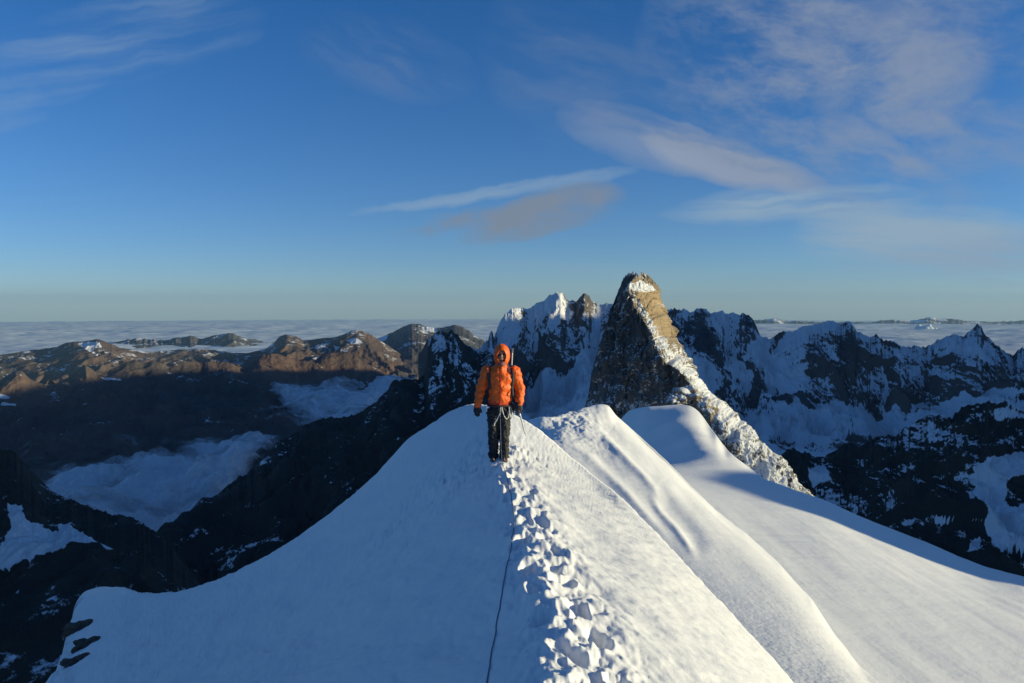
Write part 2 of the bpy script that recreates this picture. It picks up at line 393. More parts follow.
# unseen snow shoulder added east, shaped to shade the big slope's far strip
def shoulder():
    ys = np.linspace(40, 260, 150)[:, None]; t_ = np.linspace(0, 1, 90)[None]
    x = np.maximum(150, .74*ys)*(1-t_)+330*t_; y = ys+0*t_
    xc = 205+.05*(y-100)
    top = np.interp(y, [40, 52, 57, 60, 62.8, 64.7, 71, 74, 84, 89, 94, 98, 135, 175, 215, 260], [-60, -32, -17, -9.5, -6.2, -3.8, .9, 3.5, 5.2, 4.6, 2.9, 1.8, 1.8, -2, -30, -60])
    z = top-.03*(x-xc)**2/(1+.04*np.abs(x-xc))+.1*fbm(x*.05, y*.05, 3, 101)
    return structure(grid_obj('shade_shoulder', x, y, z, SNOW), 'unseen snow shoulder added east of the ridge to shade the big slope', 'snow slope')
shoulder()
def ground_z(x, y):
    X_ = x/y; i = int(np.clip(np.searchsorted(X, X_), 1, NX-1)); w = (X_-X[i-1])/(X[i]-X[i-1])
    return float(np.interp(y, GY[:, i-1], GZ[:, i-1])*(1-w)+np.interp(y, GY[:, i], GZ[:, i])*w)
# ================================================================== MOUNTAINS
def normals_z(x, y, z):
    ax, ay, az = np.gradient(x, axis=0), np.gradient(y, axis=0), np.gradient(z, axis=0)
    bx, by, bz = np.gradient(x, axis=1), np.gradient(y, axis=1), np.gradient(z, axis=1)
    nx = ay*bz-az*by; ny = az*bx-ax*bz; nz = ax*by-ay*bx
    l = np.sqrt(nx*nx+ny*ny+nz*nz)+1e-9
    s = np.sign(nz); return nx*s/l, ny*s/l, np.abs(nz)/l
def mountain(name, u0, u1, step, rows, subs, amps, snow, wl, mat, seed, jag=0, jagwl=None, aniso=.45, back=.12, spur=2., kz=1.0, nz0=.6, kg=.5, extra=None, label=None, cat='mountain', kf=0., so=0., ribs=0., ribw=70.):
    """rows: crest first, then rows towards the camera, each a list of (u, v, Y)"""
    ua = np.arange(u0, u1+step, step, dtype=float); Xc = (ua-W/2)/F
    SY = [curve(r, Xc, 2 if i else 0) for i, r in enumerate(rows)]
    ys, zs, am, sn = [], [], [], []
    S0, Y0_ = SY[0]
    z0 = S0*Y0_
    if jag:
        xx = Xc*Y0_; jw = jagwl or wl*.4
        z0 = z0+jag*(ridged(xx/jw, xx*0+seed, 4, seed+5, .55)-.55)
    if jag: z0 = z0+jag*.5*(ridged(xx/(jw*.28), xx*0+seed, 3, seed+6, .6)-.5)
    z0 = z0+.42*amps[0]
    for t in np.linspace(1, 0, 14, endpoint=False):
        d = Y0_*back*t; ys.append(Y0_+d); zs.append(z0-.75*d); am.append(amps[0]*(1-t)+amps[1]*t); sn.append(snow[0]+0*Xc)
    zk, yk = z0, Y0_
    for k in range(1, len(rows)):
        Sk, Yk = SY[k]; Yk = np.minimum(Yk, yk*.995); zn = Sk*Yk
        for t in np.linspace(0, 1, subs[k-1], endpoint=(k == len(rows)-1)):
            ys.append(yk+(Yk-yk)*t); zs.append(zk+(zn-zk)*t); am.append(amps[k-1]+(amps[k]-amps[k-1])*t); sn.append(snow[k-1]+(snow[k]-snow[k-1])*t+0*Xc)
        zk, yk = zn, Yk
    y = np.array(ys); z = np.array(zs); x = Xc[None]*y; am = np.array(am)[:, None]; sn = np.array(sn)
    wx = x+wl*.35*fbm(x/wl*.8, y/wl*.8, 3, seed+91); wy = y+wl*.35*fbm(x/wl*.8, y/wl*.8, 3, seed+92)
    rg = ridged(wx/wl, wy/wl*aniso, 6, seed, .52)
    fb = fbm(x/wl*spur, y/wl*spur*aniso, 5, seed+40, .55)
    g = 1-rg
    z = z-am*(g*1.25-.25)*1.0-am*.22*(1-ridged(wx/wl*3.1, wy/wl*3.1*aniso, 4, seed+60, .55))+am*.28*fb*(am > 0)
    rb = 0
    if ribs:
        rb = ridged(wx/ribw+.25*fbm(z/90, wx/200, 2, seed+71), wy/(ribw*9), 4, seed+70, .6); fw = np.clip(am/max(amps), 0, 1)
        z = z-ribs*(1-rb)*fw; rb = (.42-rb)*fw
    nx, ny, nz = normals_z(x, y, z)
    s = .95*rb+sn+kz*(nz-nz0)+kg*(g-.5)+kf*fb+so
    if extra: s = extra(x, y, z, s)
    o = grid_obj(name, x, y, z, mat, {'snow': np.clip(s, -1, 2)})
    return structure(o, label, cat)
def in_poly(u, v, poly, soft):
    """soft inside mask by signed distance in the polygon's own plane"""
    p = np.array(poly, float); inside = np.zeros(u.shape, bool); dmin = np.full(u.shape, 1e9)
    for i in range(len(p)):
        a = p[i]; b = p[(i+1) % len(p)]
        c = ((a[1] > v) != (b[1] > v)) & (u < (b[0]-a[0])*(v-a[1])/(b[1]-a[1]+1e-9)+a[0]); inside ^= c
        e = b-a; t = np.clip(((u-a[0])*e[0]+(v-a[1])*e[1])/(e@e+1e-9), 0, 1)
        dmin = np.minimum(dmin, np.hypot(u-a[0]-t*e[0], v-a[1]-t*e[1]))
    return sst(-soft, soft, np.where(inside, dmin, -dmin))
M_ALP = rock_snow_material('alpine_rock_and_snow', (.055, .055, .06), (.13, .125, .125), (.17, .13, .10), 130, soft=.16, bump=.6)
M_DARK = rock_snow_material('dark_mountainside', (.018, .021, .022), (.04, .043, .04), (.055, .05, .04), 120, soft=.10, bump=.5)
M_BROWN = rock_snow_material('brown_far_mountain', (.05, .045, .045), (.125, .10, .085), (.20, .125, .085), 420, soft=.08, bump=.5)
M_FAR = rock_snow_material('distant_range', (.05, .055, .06), (.11, .105, .10), (.15, .12, .10), 900, soft=.1, bump=.4)
# ---- snow peak with its long wall, behind the climber
verte_crest = [(418,352,5200),(424,342,5150),(428,336,5100),(434,331,5100),(440,329,5100),(446,331,5100),(451,327,5150),(456,330,5200),(462,338,5250),(470,343,5300),(478,346,5350),(484,340,5450),(488,337,5500),(490,328,5500),(492,325,5550),(494,333,5550),(497,324,5600),(500,318,5650),(505,310,5700),(512,305,5750),(520,304,5800),(528,304,5850),(534,301,5900),(540,299,5900),(546,296,5900),(551,293,5900),(556,291,5900),(561,291.5,5900),(566,296,5950),(571,298,5950),(576,298,5950),(580,295,5950),(585,293,5950),(589,295,6000),(592,301,6000),(597,303,6050),(602,302,6100),(608,301,6100),(613,300,6100),(620,302,6100),(640,306,6100),(700,320,6100)]
verte_foot = [(418,420,4300),(450,412,4300),(465,398,4400),(473,383,4600),(490,384,4700),(510,388,4750),(525,391,4750),(534,388,4800),(541,370,4900),(550,366,4950),(558,371,4950),(566,375,4900),(573,372,4900),(577,360,5000),(583,352,5050),(592,352,5050),(600,362,5000),(640,370,5000),(700,380,5000)]
verte_gl = [(418,470,3500),(470,440,3400),(500,435,3300),(560,430,3200),(620,430,3200),(700,440,3200)]
def verte_snow(x, y, z, s):
    u, v = UV(x, y, z)
    gl = sst(-6, 4, v-np.interp(u, [a[0] for a in verte_foot], [a[1] for a in verte_foot])+3*fbm(u*.12, v*.12, 3, 8))*sst(468, 476, u+3*fbm(v*.1, u*.1, 2, 3))
    fac = in_poly(u, v, [(553,290),(562,289),(574,315),(569,322),(560,318),(552,330),(548,322),(550,305)], 3)
    cou = np.maximum(in_poly(u, v, [(531,305),(540,302),(545,330),(536,350),(528,345)], 4), in_poly(u, v, [(596,305),(602,305),(600,345),(590,345)], 3))
    tops = .25*sst(20, 0, v-np.interp(u, [a[0] for a in verte_crest], [a[1] for a in verte_crest]))
    rocky = sst(486, 470, u)
    return s+1.3*gl+.55*fac+.35*cou+tops-.35*rocky
mountain('mountain', 418, 660, .5, [verte_crest, verte_foot, verte_gl], [190, 60], [36, 190, 4], [.42, .32, .9], 360, M_ALP, 31, jag=15, jagwl=90, kz=1.5, nz0=.62, kg=1.3, kf=.25, aniso=.28, extra=verte_snow, so=-.34, ribs=26, ribw=75,
         label='pointed snow-capped rock peak behind the climber, the summit catching sun')
# ---- long shaded wall on the right with the glacier at its foot
rt_crest = [(600,330,5600),(640,316,5600),(660,311,5600),(668,309,5600),(676,309,5600),(684,308,5600),(690,310,5600),(698,307,5600),(706,308,5600),(714,309,5600),(720,307,5600),(727,309,5600),(735,310,5550),(742,312,5500),(748,314,5500),(753,320,5450),(757,328,5400),(760,333,5350),(768,335,5300),(775,335,5300),(782,332,5250),(790,327,5200),(797,326,5200),(803,321,5200),(809,319.5,5200),(816,320,5200),(823,318,5200),(829,317.5,5200),(835,319,5200),(841,322,5200),(846,319.5,5200),(851,321,5150),(856,328,5150),(864,331,5100),(872,335,5100),(880,337,5050),(884,340,5050),(890,338,5050),(897,341,5000),(905,342,5000),(915,345,5000),(925,346,5000),(932,344,4950),(938,338,4950),(944,334,4950),(952,332,4900),(958,334,4900),(964,334,4900),(970,329,4900),(976,326,4900),(981,328,4900),(986,335,4900),(993,341,4850),(1001,347,4850),(1008,351,4850),(1013,353,4850),(1018,347,4800),(1026,345,4800),(1040,340,4800),(1090,335,4700)]
rt_foot = [(600,380,4700),(660,372,4700),(690,366,4750),(705,368,4750),(712,395,4450),(725,418,4350),(745,420,4300),(757,405,4350),(762,388,4450),(775,398,4350),(790,404,4300),(798,398,4300),(804,404,4250),(814,409,4200),(831,404,4200),(842,404,4200),(851,409,4150),(861,407,4150),(868,415,4100),(875,424,4050),(882,420,4050),(888,413,4100),(895,401,4100),(902,411,4050),(912,409,4050),(922,406,4050),(930,410,4000),(949,401,4000),(965,391,4000),(982,399,3950),(992,388,3950),(1024,386,3900),(1090,380,3900)]
rt_gl = [(600,440,3900),(700,450,3700),(760,452,3500),(800,455,3450),(850,452,3400),(900,445,3400),(960,425,3400),(1024,412,3400),(1090,400,3400)]
rt_low = [(600,520,2900),(700,520,2900),(800,520,2800),(900,520,2800),(1024,520,2800),(1090,520,2800)]
def rt_snow(x, y, z, s):
    u, v = UV(x, y, z)
    n = 4*fbm(u*.09, v*.09, 4, 12)
    gl = sst(-5, 4, v-np.interp(u, [a[0] for a in rt_foot], [a[1] for a in rt_foot])+n)*(1-sst(425, 442, v+n*1.5-np.interp(u, [700, 800, 900, 1024], [0, 6, 0, -20])))
    field = in_poly(u+n, v+n, [(752,338),(800,342),(806,385),(772,398),(757,372),(748,392),(740,352)], 5)
    f2_ = in_poly(u+n, v+n, [(683,352),(706,352),(722,375),(705,420),(690,395)], 4)
    f3_ = in_poly(u, v+n*.5, [(962,340),(972,338),(979,352),(962,358)], 2)+in_poly(u, v+n*.5, [(984,342),(996,350),(988,362),(980,358)], 2)
    f4_ = in_poly(u+n*.5, v+n*.5, [(900,350),(925,352),(948,370),(945,388),(905,385),(893,368)], 5)
    tip = in_poly(u, v, [(824,318),(833,316),(838,322),(826,324)], 2)
    tip2 = in_poly(u, v, [(721,309),(726,311),(731,325),(722,322)], 2)
    band = sst(150, 60, np.abs(v-372)*10)*0
    low = sst(432, 450, v)
    couloir = np.exp(-((u-(884+(v-350)*.02+2*np.sin(v*.15)))/1.6)**2)*sst(350, 365, v)*sst(425, 410, v)
    tops = .22*sst(25, 0, v-np.interp(u, [a[0] for a in rt_crest], [a[1] for a in rt_crest]))
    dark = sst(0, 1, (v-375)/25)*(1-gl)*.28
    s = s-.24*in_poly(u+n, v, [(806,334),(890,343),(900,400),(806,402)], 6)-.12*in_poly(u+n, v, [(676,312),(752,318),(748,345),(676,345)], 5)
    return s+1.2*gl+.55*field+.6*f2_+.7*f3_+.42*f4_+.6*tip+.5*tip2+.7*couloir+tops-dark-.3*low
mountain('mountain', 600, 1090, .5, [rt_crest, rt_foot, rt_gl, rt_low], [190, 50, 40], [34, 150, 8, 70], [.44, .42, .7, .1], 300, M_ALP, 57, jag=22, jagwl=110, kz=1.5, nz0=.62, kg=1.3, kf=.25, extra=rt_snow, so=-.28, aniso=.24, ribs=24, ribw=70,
         label='long jagged rock wall streaked with snow above a glacier, at the right')
# ---- dark buttress falling from the peak down to the left
bt_crest = [(60,640,2300),(110,580,2600),(140,545,2800),(170,520,3000),(200,499,3200),(225,484,3400),(245,468,3500),(262,452,3600),(275,441,3700),(290,432,3800),(305,423,3900),(320,419,4000),(338,416,4050),(352,414,4100),(362,409,4150),(370,402,4200),(376,398,4250),(382,391,4300),(390,384,4400),(398,379,4450),(404,375,4500),(412,375,4550),(418,374,4600),(424,370,4650),(428,345,4700),(432,336,4750),(437,331,4800),(442,330,4800),(447,333,4850),(452,329,4850),(458,333,4900),(464,341,4950),(472,345,5000),(482,349,5050),(490,345,5000),(500,352,5000),(520,380,4900)]
bt_mid = [(60,700,1900),(170,600,2300),(260,530,2700),(340,470,3100),(400,440,3500),(440,405,3900),(465,385,4100),(490,392,4200),(520,400,4200)]
bt_low = [(60,900,1500),(170,720,1600),(260,640,1900),(340,570,2200),(400,520,2500),(440,480,2800),(480,450,3000),(520,440,3100)]
def bt_snow(x, y, z, s):
    u, v = UV(x, y, z)
    peak = sst(400, 440, u)*sst(410, 360, v)
    b_ = in_poly(u, v, [(392,436),(399,435),(400,440),(394,440)], 2)
    return s+.36*peak+.6*b_
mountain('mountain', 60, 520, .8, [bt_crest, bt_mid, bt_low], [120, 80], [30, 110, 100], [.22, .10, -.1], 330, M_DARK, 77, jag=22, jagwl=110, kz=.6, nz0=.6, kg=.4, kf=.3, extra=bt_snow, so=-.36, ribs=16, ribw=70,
         label='dark rocky buttress dropping leftwards from the peak into the shaded valley')
# ---- near dark mountainside, bottom left
nl_crest = [(-90,438,1500),(-30,442,1500),(0,446,1500),(8,449,1500),(16,452,1500),(24,460,1500),(30,468,1500),(36,474,1500),(42,481,1500),(50,489,1480),(60,494,1460),(72,498,1440),(84,502,1420),(98,507,1400),(112,511,1380),(126,514,1360),(142,522,1340),(158,533,1320),(172,546,1300),(184,560,1290),(195,575,1280),(215,600,1260),(260,660,1200)]
nl_mid = [(-90,545,1150),(0,556,1150),(60,560,1120),(110,575,1100),(160,600,1080),(260,700,1000)]
nl_low = [(-90,900,600),(0,900,600),(110,900,600),(260,950,600)]
def nl_snow(x, y, z, s):
    u, v = UV(x, y, z); n = 2.5*fbm(u*.15, v*.15, 3, 14); m = 2.5*fbm(u*.15, v*.15, 3, 15)
    a = in_poly(u+n, v+m, [(9,504),(22,508),(24,519),(48,530),(71,541),(59,549),(44,553),(30,557),(12,564),(4,570),(-30,575),(-60,560),(-40,545),(0,548),(11,530)], 2)
    b_ = in_poly(u+n*.5, v+m*.5, [(59,525),(68,525),(84,534),(98,542),(84,543),(70,541),(58,536)], 1.2)+in_poly(u, v, [(100,543),(113,549),(106,549)], 1)
    c_ = in_poly(u, v, [(12,590),(20,588),(18,594)], 1.5)*.5
    return s+1.25*a+.9*b_+.6*c_
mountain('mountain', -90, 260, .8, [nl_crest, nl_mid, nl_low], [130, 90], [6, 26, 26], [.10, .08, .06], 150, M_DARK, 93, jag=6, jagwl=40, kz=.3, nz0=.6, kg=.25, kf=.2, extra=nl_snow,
         label='near black mountainside with a grey glacier patch, bottom left')
# ---- near dark mountain, right edge
nr_crest = [(640,560,2300),(700,495,2400),(730,478,2400),(752,462,2400),(775,455,2400),(800,446,2400),(825,450,2400),(850,443,2400),(866,436,2400),(880,430,2400),(893,430,2400),(905,423,2400),(918,418,2400),(930,414,2400),(940,412,2400),(950,410,2400),(960,406,2400),(972,402,2400),(985,397,2400),(1000,393,2400),(1012,389,2400),(1024,386,2400),(1050,378,2400),(1090,370,2400)]
nr_mid = [(640,620,1700),(750,560,1700),(850,540,1650),(950,530,1600),(1024,520,1600),(1090,515,1600)]
nr_low = [(640,900,900),(800,850,900),(1024,800,900),(1090,800,900)]
def nr_snow(x, y, z, s):
    u, v = UV(x, y, z); n = 3*fbm(u*.12, v*.12, 4, 24); m = 3*fbm(u*.12, v*.12, 4, 25)
    a = in_poly(u+n, v+m, [(989,457),(1030,452),(1100,455),(1100,600),(1030,560),(1018,549),(1003,549),(993,543),(984,525),(988,508),(974,492),(974,468)], 2)
    h = in_poly(u+n, v+m, [(1006,480),(1018,475),(1035,474),(1035,500),(1020,508),(1010,510),(1004,500)], 2)
    b_ = in_poly(u+n*.4, v+m*.4, [(935,517),(955,516),(955,523),(936,523)], 1.5)+in_poly(u, v+m*.4, [(970,542),(980,538),(979,548),(968,552)], 1.5)+in_poly(u, v+m*.3, [(970,518),(984,518),(982,522),(972,522)], 1.2)+in_poly(u+n*.4, v+m*.4, [(808,468),(824,466),(830,478),(812,486)], 2)
    up = sst(70, 15, v-np.interp(u, [700, 800, 1024], [480, 440, 385]))*sst(860, 960, u)
    c_ = in_poly(u+n, v+m, [(990,412),(1030,402),(1100,400),(1100,418),(1030,420),(1000,424)], 4)
    return s+1.25*a-1.1*h+.9*b_+.36*up+.45*c_
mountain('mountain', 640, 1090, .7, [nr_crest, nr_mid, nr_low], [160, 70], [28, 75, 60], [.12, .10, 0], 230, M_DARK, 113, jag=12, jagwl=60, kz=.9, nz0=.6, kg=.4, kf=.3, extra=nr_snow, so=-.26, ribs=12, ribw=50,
         label='dark rock mountainside with a snow patch at the right edge of the picture')
# ---- brown mountains beyond the valley
l1_crest = [(-120,380,9600),(-60,372,9800),(0,379,10000),(8,374,10050),(16,371,10100),(22,371,10150),(30,378,10200),(42,383,10250),(56,383,10300),(66,377,10400),(75,372,10500),(81,368,10550),(86,365,10600),(91,368,10650),(97,373,10700),(108,370,10900),(118,365,11000),(126,360,11100),(134,359,11150),(144,361,11200),(153,360,11250),(161,363,11300),(169,367,11400),(176,364,11500),(184,360,11600),(192,361,11700),(200,361,11800),(208,361,11800),(216,362,11900),(224,361,12000),(232,363,12000),(240,368,12100),(246,369,12200),(252,362,12300),(258,357,12400),(264,354,12500),(271,353,12500),(278,353,12600),(286,357,12600),(296,360,12700),(305,361,12700),(315,360,12800),(322,355,12900),(330,353,12900),(340,352,13000),(348,352,13000),(354,354,13000),(361,359,13000),(370,364,13000),(380,370,13000),(390,376,13000),(400,381,13000),(415,386,13000),(450,395,13000)]
l1_foot = [(-120,420,8600),(0,402,9100),(60,405,9300),(90,388,9800),(130,384,10300),(200,384,10900),(240,388,11000),(262,383,11400),(300,386,11800),(350,384,12200),(400,389,12300),(450,400,12000)]
l1_low = [(-120,450,7200),(0,450,7200),(60,452,7000),(140,452,7000),(200,447,7200),(240,438,7600),(262,415,8800),(285,396,11000),(330,396,11500),(400,394,11800),(450,405,11500)]
l1_end = [(-120,520,5000),(0,515,5000),(60,500,5300),(140,490,5500),(220,480,5800),(300,460,6500),(360,440,8000),(450,430,9000)]
def l1_snow(x, y, z, s):
    u, v = UV(x, y, z)
    a = in_poly(u, v, [(0,393),(8,396),(14,398),(5,399),(-10,398)], 1)+in_poly(u, v, [(2,402),(16,404),(16,406),(0,405)], .8)+in_poly(u, v, [(100,377),(120,378),(122,381),(104,380)], 1.)*.7+in_poly(u, v, [(82,401),(88,401),(87,405),(83,406)], .8)*.6
    return s+.9*a
mountain('mountain', -120, 450, .7, [l1_crest, l1_foot, l1_low, l1_end], [90, 80, 30], [20, 150, 110, 60], [.10, .0, -.1, -.2], 620, M_BROWN, 131, jag=26, jagwl=700, kz=.5, nz0=.75, kg=.2, kf=.2, extra=l1_snow, aniso=.5,
         label='brown cliffs beyond the valley, sunlit tops over a shaded foot')
l2_crest = [(-120,362,16000),(0,354,16500),(20,351,16800),(36,349,17000),(50,348,17000),(60,345,17000),(68,342,17000),(78,341,17000),(88,340,17000),(96,338,17000),(102,339,17000),(110,343,17000),(120,347,17000),(135,350,17200),(150,351,17300),(165,350,17500),(185,349,17500),(205,349,17500),(230,352,17500),(250,352,17500),(266,348,17500),(274,343,17500),(279,337,17500),(286,334,17500),(297,336,17500),(304,340,17500),(312,339,17500),(322,337,17500),(333,337,17500),(341,335,17500),(348,332,17500),(356,330,17500),(364,331,17500),(372,335,17500),(380,340,17500),(390,346,17500),(405,356,17500),(430,366,17500)]
l2_foot = [(-120,392,13500),(0,382,14000),(100,372,14200),(200,372,14500),(300,366,14800),(400,378,14800),(430,385,14800)]
def l2_snow(x, y, z, s):
    u, v = UV(x, y, z)
    a = in_poly(u, v, [(78,344),(88,341),(99,342),(102,347),(90,348),(98,356),(88,350)], 1.2)+in_poly(u, v, [(345,340),(356,338),(362,342),(352,344)], 1)+in_poly(u, v, [(333,345),(340,347),(336,350)], 1)
    return s+.75*a
mountain('mountain', -120, 430, .7, [l2_crest, l2_foot], [90], [20, 200], [.14, .0], 900, M_BROWN, 151, jag=25, jagwl=900, kz=.7, nz0=.75, kg=.2, kf=.3, extra=l2_snow, aniso=.6,
         label='second row of brown hills with thin snow, below the cloud sea')
l3_crest = [(-120,352,24000),(0,356,24000),(60,352,24000),(90,346,24000),(110,343,24000),(130,339,24000),(140,337,24000),(150,338,24000),(165,340,24000),(178,337,24000),(190,335,24000),(200,338,24000),(210,336,24000),(220,334,24000),(230,332,24000),(238,335,24000),(246,338,24000),(258,340,24000),(272,342,24000),(300,344,24000),(340,344,23000),(368,342,22000),(380,338,22000),(390,333,22000),(399,328,22000),(406,325,22000),(412,323,22000),(418,324,22000),(425,326,22000),(432,327,22000),(440,327,22000),(448,326,22000),(455,324,22000),(461,325,22000),(468,330,22000),(476,336,22000),(486,342,22000),(500,350,22000)]
l3_foot = [(-120,375,18000),(0,372,18500),(100,366,18500),(300,362,18500),(380,385,13500),(430,392,13500),(500,395,14000)]
def l3_snow(x, y, z, s):
    u, v = UV(x, y, z)
    a = in_poly(u, v, [(423,327),(436,328),(438,332),(424,331)], 1)+in_poly(u, v, [(380,336),(388,335),(386,340),(376,342)], 1)*.6
    return s+.8*a
mountain('mountain', -120, 500, .8, [l3_crest, l3_foot], [80], [25, 220], [.16, -.05], 1300, M_FAR, 171, jag=50, jagwl=600, kz=.6, nz0=.75, kg=.2, kf=.3, extra=l3_snow, aniso=.6,
         label='blue distant mountains rising just over the cloud sea, left of the climber')
# ---- far hazy range, right horizon
r6_crest = [(740,336,60000),(760,328,60000),(768,325,60000),(774,324,60000),(780,327,60000),(790,332,60000),(830,336,60000),(868,334,62000),(880,331,62000),(892,330,62000),(902,329,62000),(912,328,62000),(922,325,62000),(930,322,62000),(938,324,62000),(950,326,62000),(962,328,62000),(974,331,62000),(990,334,62000),(1010,332,62000),(1030,331,62000),(1090,336,62000)]
r6_crest = [(u, 317+(v-322)*.38, Y) for u, v, Y in r6_crest]
r6_foot = [(740,346,46000),(850,348,46000),(1090,350,46000)]
mountain('mountain', 740, 1090, 1., [r6_crest, r6_foot], [60], [60, 300], [.3, .0], 3000, M_FAR, 191, jag=110, jagwl=1800, kz=.6, nz0=.85, kg=.3, kf=.3, label='faint blue mountain chain on the right horizon')
# ---- massif added unseen to the east, crest profile shaped to shade walls and valley
def occluder():
    ys = np.linspace(-620, 12400, 320)[:, None]; t = np.linspace(0, 1, 110)[None]
    x = np.maximum(7000, .70*ys)*(1-t)+11200*t; y = ys+0*t
    c = np.interp(ys, [-620, -570, -520, 600, 4300, 4420, 4620, 4840, 5100, 8110, 8900, 9750, 10910, 11570, 12100, 12400], [-1500, -700, -20, -10, -10, -10, -120, -150, -70, -40, -90, -174, -475, -682, -1600, -2600])
    top = 1425+c
    z = top+40*ridged(y/500, x*0, 4, 201)-20-np.abs(x-9000)*.62
    z = z-120*(1-ridged(x/700, y/700, 5, 203))*sst(50, 500, np.abs(x-9000))
    nx, ny, nz = normals_z(x, y, z)
    structure(grid_obj('mountain', x, y, z, M_ALP, {'snow': .4+(nz-.6)}), 'high rock massif added unseen east of the ridge to cast shade', 'mountain')
occluder()
# ---- valley floor and clouds
RE = 6371000.
def sheet(name, X0, X1, nx, Ya_, Yb_, ny, zf, mat, attrs=None):
    xc = np.linspace(X0, X1, nx)[None]; yy = inv_rows(np.full(nx, Ya_), np.full(nx, Yb_), ny)
    x = xc*yy; z = zf(x, yy); return grid_obj(name, x, yy, z, mat, attrs(x, yy, z) if attrs else None)
m, nt, b = newmat('valley_forest_floor'); p = pos(nt)
L(nt, mixc(nt, noise_tex(nt, .002, 6, .6, p), (.012, .018, .014), (.04, .045, .035)), b.inputs['Base Color']); b.inputs['Roughness'].default_value = .9
g_ = 40; xs = np.linspace(-60000, 60000, 161); gx, gy = np.meshgrid(xs, np.linspace(-30000, 60000, 121))
structure(grid_obj('ground', gx, gy, -2350+260*fbm(gx/6000, gy/6000, 4, 211)-(gx**2+gy**2)/(2*RE), m), 'dark valley ground far below the peaks', 'ground')
def cloud_mat(name, col, alpha=None):
    m, nt, b = newmat(name); p = pos(nt)
    n = noise_tex(nt, .0016 if alpha else .0005, 6, .6, p)
    L(nt, mixc(nt, n, tuple(c*.88 for c in col), col), b.inputs['Base Color']); b.inputs['Roughness'].default_value = 1; b.inputs['Specular IOR Level'].default_value = 0
    if alpha:
        a = nt.nodes.new('ShaderNodeAttribute'); a.attribute_name = 'cover'
        n2 = noise_tex(nt, .0022, 8, .62, p, .6)
        s = math_(nt, 'MULTIPLY_ADD', math_(nt, 'ADD', a.outputs['Fac'], math_(nt, 'MULTIPLY_ADD', n2, 3.2, -1.6)), .85, -.05, clamp=True)
        L(nt, s, b.inputs['Alpha'])
    return m
MC = cloud_mat('valley_cloud', (.72, .74, .78), True)
def vc(name, u0, u1, ya, yb, poly, zc, label):
    def zf(x, y): return zc+110*fbm(x/600, y/800, 6, 221, .55)+60*(1-ridged(x/420, y/800, 4, 225))
    def at(x, y, z):
        u, v = UV(x, y, zc+0*z); return {'cover': in_poly(u, v*2.2, [(a, b_*2.2) for a, b_ in poly], 15)*1.35-.22}
    o = sheet(name, (u0-512)/F, (u1-512)/F, 420, ya, yb, 300, zf, MC, at); o['kind'] = 'stuff'; o['label'] = label; o['category'] = 'cloud'; return o
vc('cloud_bank', 10, 300, 3900, 7400, [(48,478),(62,471),(90,468),(120,466),(150,461),(175,459),(200,452),(235,446),(268,440),(275,448),(255,462),(250,480),(245,540),(150,548),(95,532),(55,514),(36,496)], -1250, 'blue shaded cloud bank lying low in the dark valley at left')
vc('cloud_bank', 255, 430, 8300, 13200, [(276,393),(300,388),(330,388),(355,384),(375,380),(400,375),(410,385),(390,400),(375,412),(350,425),(310,420),(290,410),(279,399)], -1250, 'pale cloud bank filling the valley under the brown cliffs')
MS = cloud_mat('cloud_sea', (.66, .74, .79))
def seaz(x, y):
    r2 = x*x+y*y
    return -1150-r2/(2*RE)+90*fbm(x/5200, y/3000, 5, 231, .55)+70*(1-ridged(x/4200, y/2600, 4, 235))
def mk_sea():
    xc = np.linspace(-1.2, 1.2, 900)[None]; yy = inv_rows(np.where(xc[0] > .1, 14500., 18800.), np.full(900, 122000.), 420); x = xc*yy
    o = grid_obj('cloud_sea', x, yy, seaz(x, yy), MS); o['kind'] = 'stuff'; o['label'] = 'wide sea of clouds stretching to the horizon'; o['category'] = 'clouds'
mk_sea()
def puff(u, v, Y, w, h, seed):
    """cumulus head standing above the cloud sea"""
    x0, y0, z0 = P(u, v, Y); bm = bmesh.new(); rr = random.Random(seed)
    for i in range(16):
        a = rr.uniform(-1, 1); r_ = h*rr.uniform(.35, .75)*(1-.5*abs(a))
        bmesh.ops.create_icosphere(bm, subdivisions=3, radius=r_, matrix=Matrix.Translation((x0+a*w, y0+rr.uniform(-.5, .5)*w, z0-h*.9+h*(1-abs(a))*rr.uniform(.2, .8))))
    for vv in bm.verts:
        n_ = float(fbm(np.array([vv.co.x/ (h*.8)]), np.array([(vv.co.y+vv.co.z*1.7)/(h*.8)]), 4, seed)[0]); vv.co.z += n_*h*.22; vv.co.x += n_*h*.2
    return bm_obj('cloud', bm, MS)
for i, (u, v, w_, h_, lab) in enumerate([(925, 325, 700, 500, 'small white cumulus head on the right horizon, left of the pointed peak'), (1000, 336, 2600, 620, 'long low white cloud on the horizon right of the pointed peak'), (962, 331, 1000, 400, 'flat pale cloud on the horizon just behind the pointed peak')]):
    o = puff(u, v+2, 44000, w_, h_, 300+i); tag(o, lab, 'cloud'); o['kind'] = 'stuff'
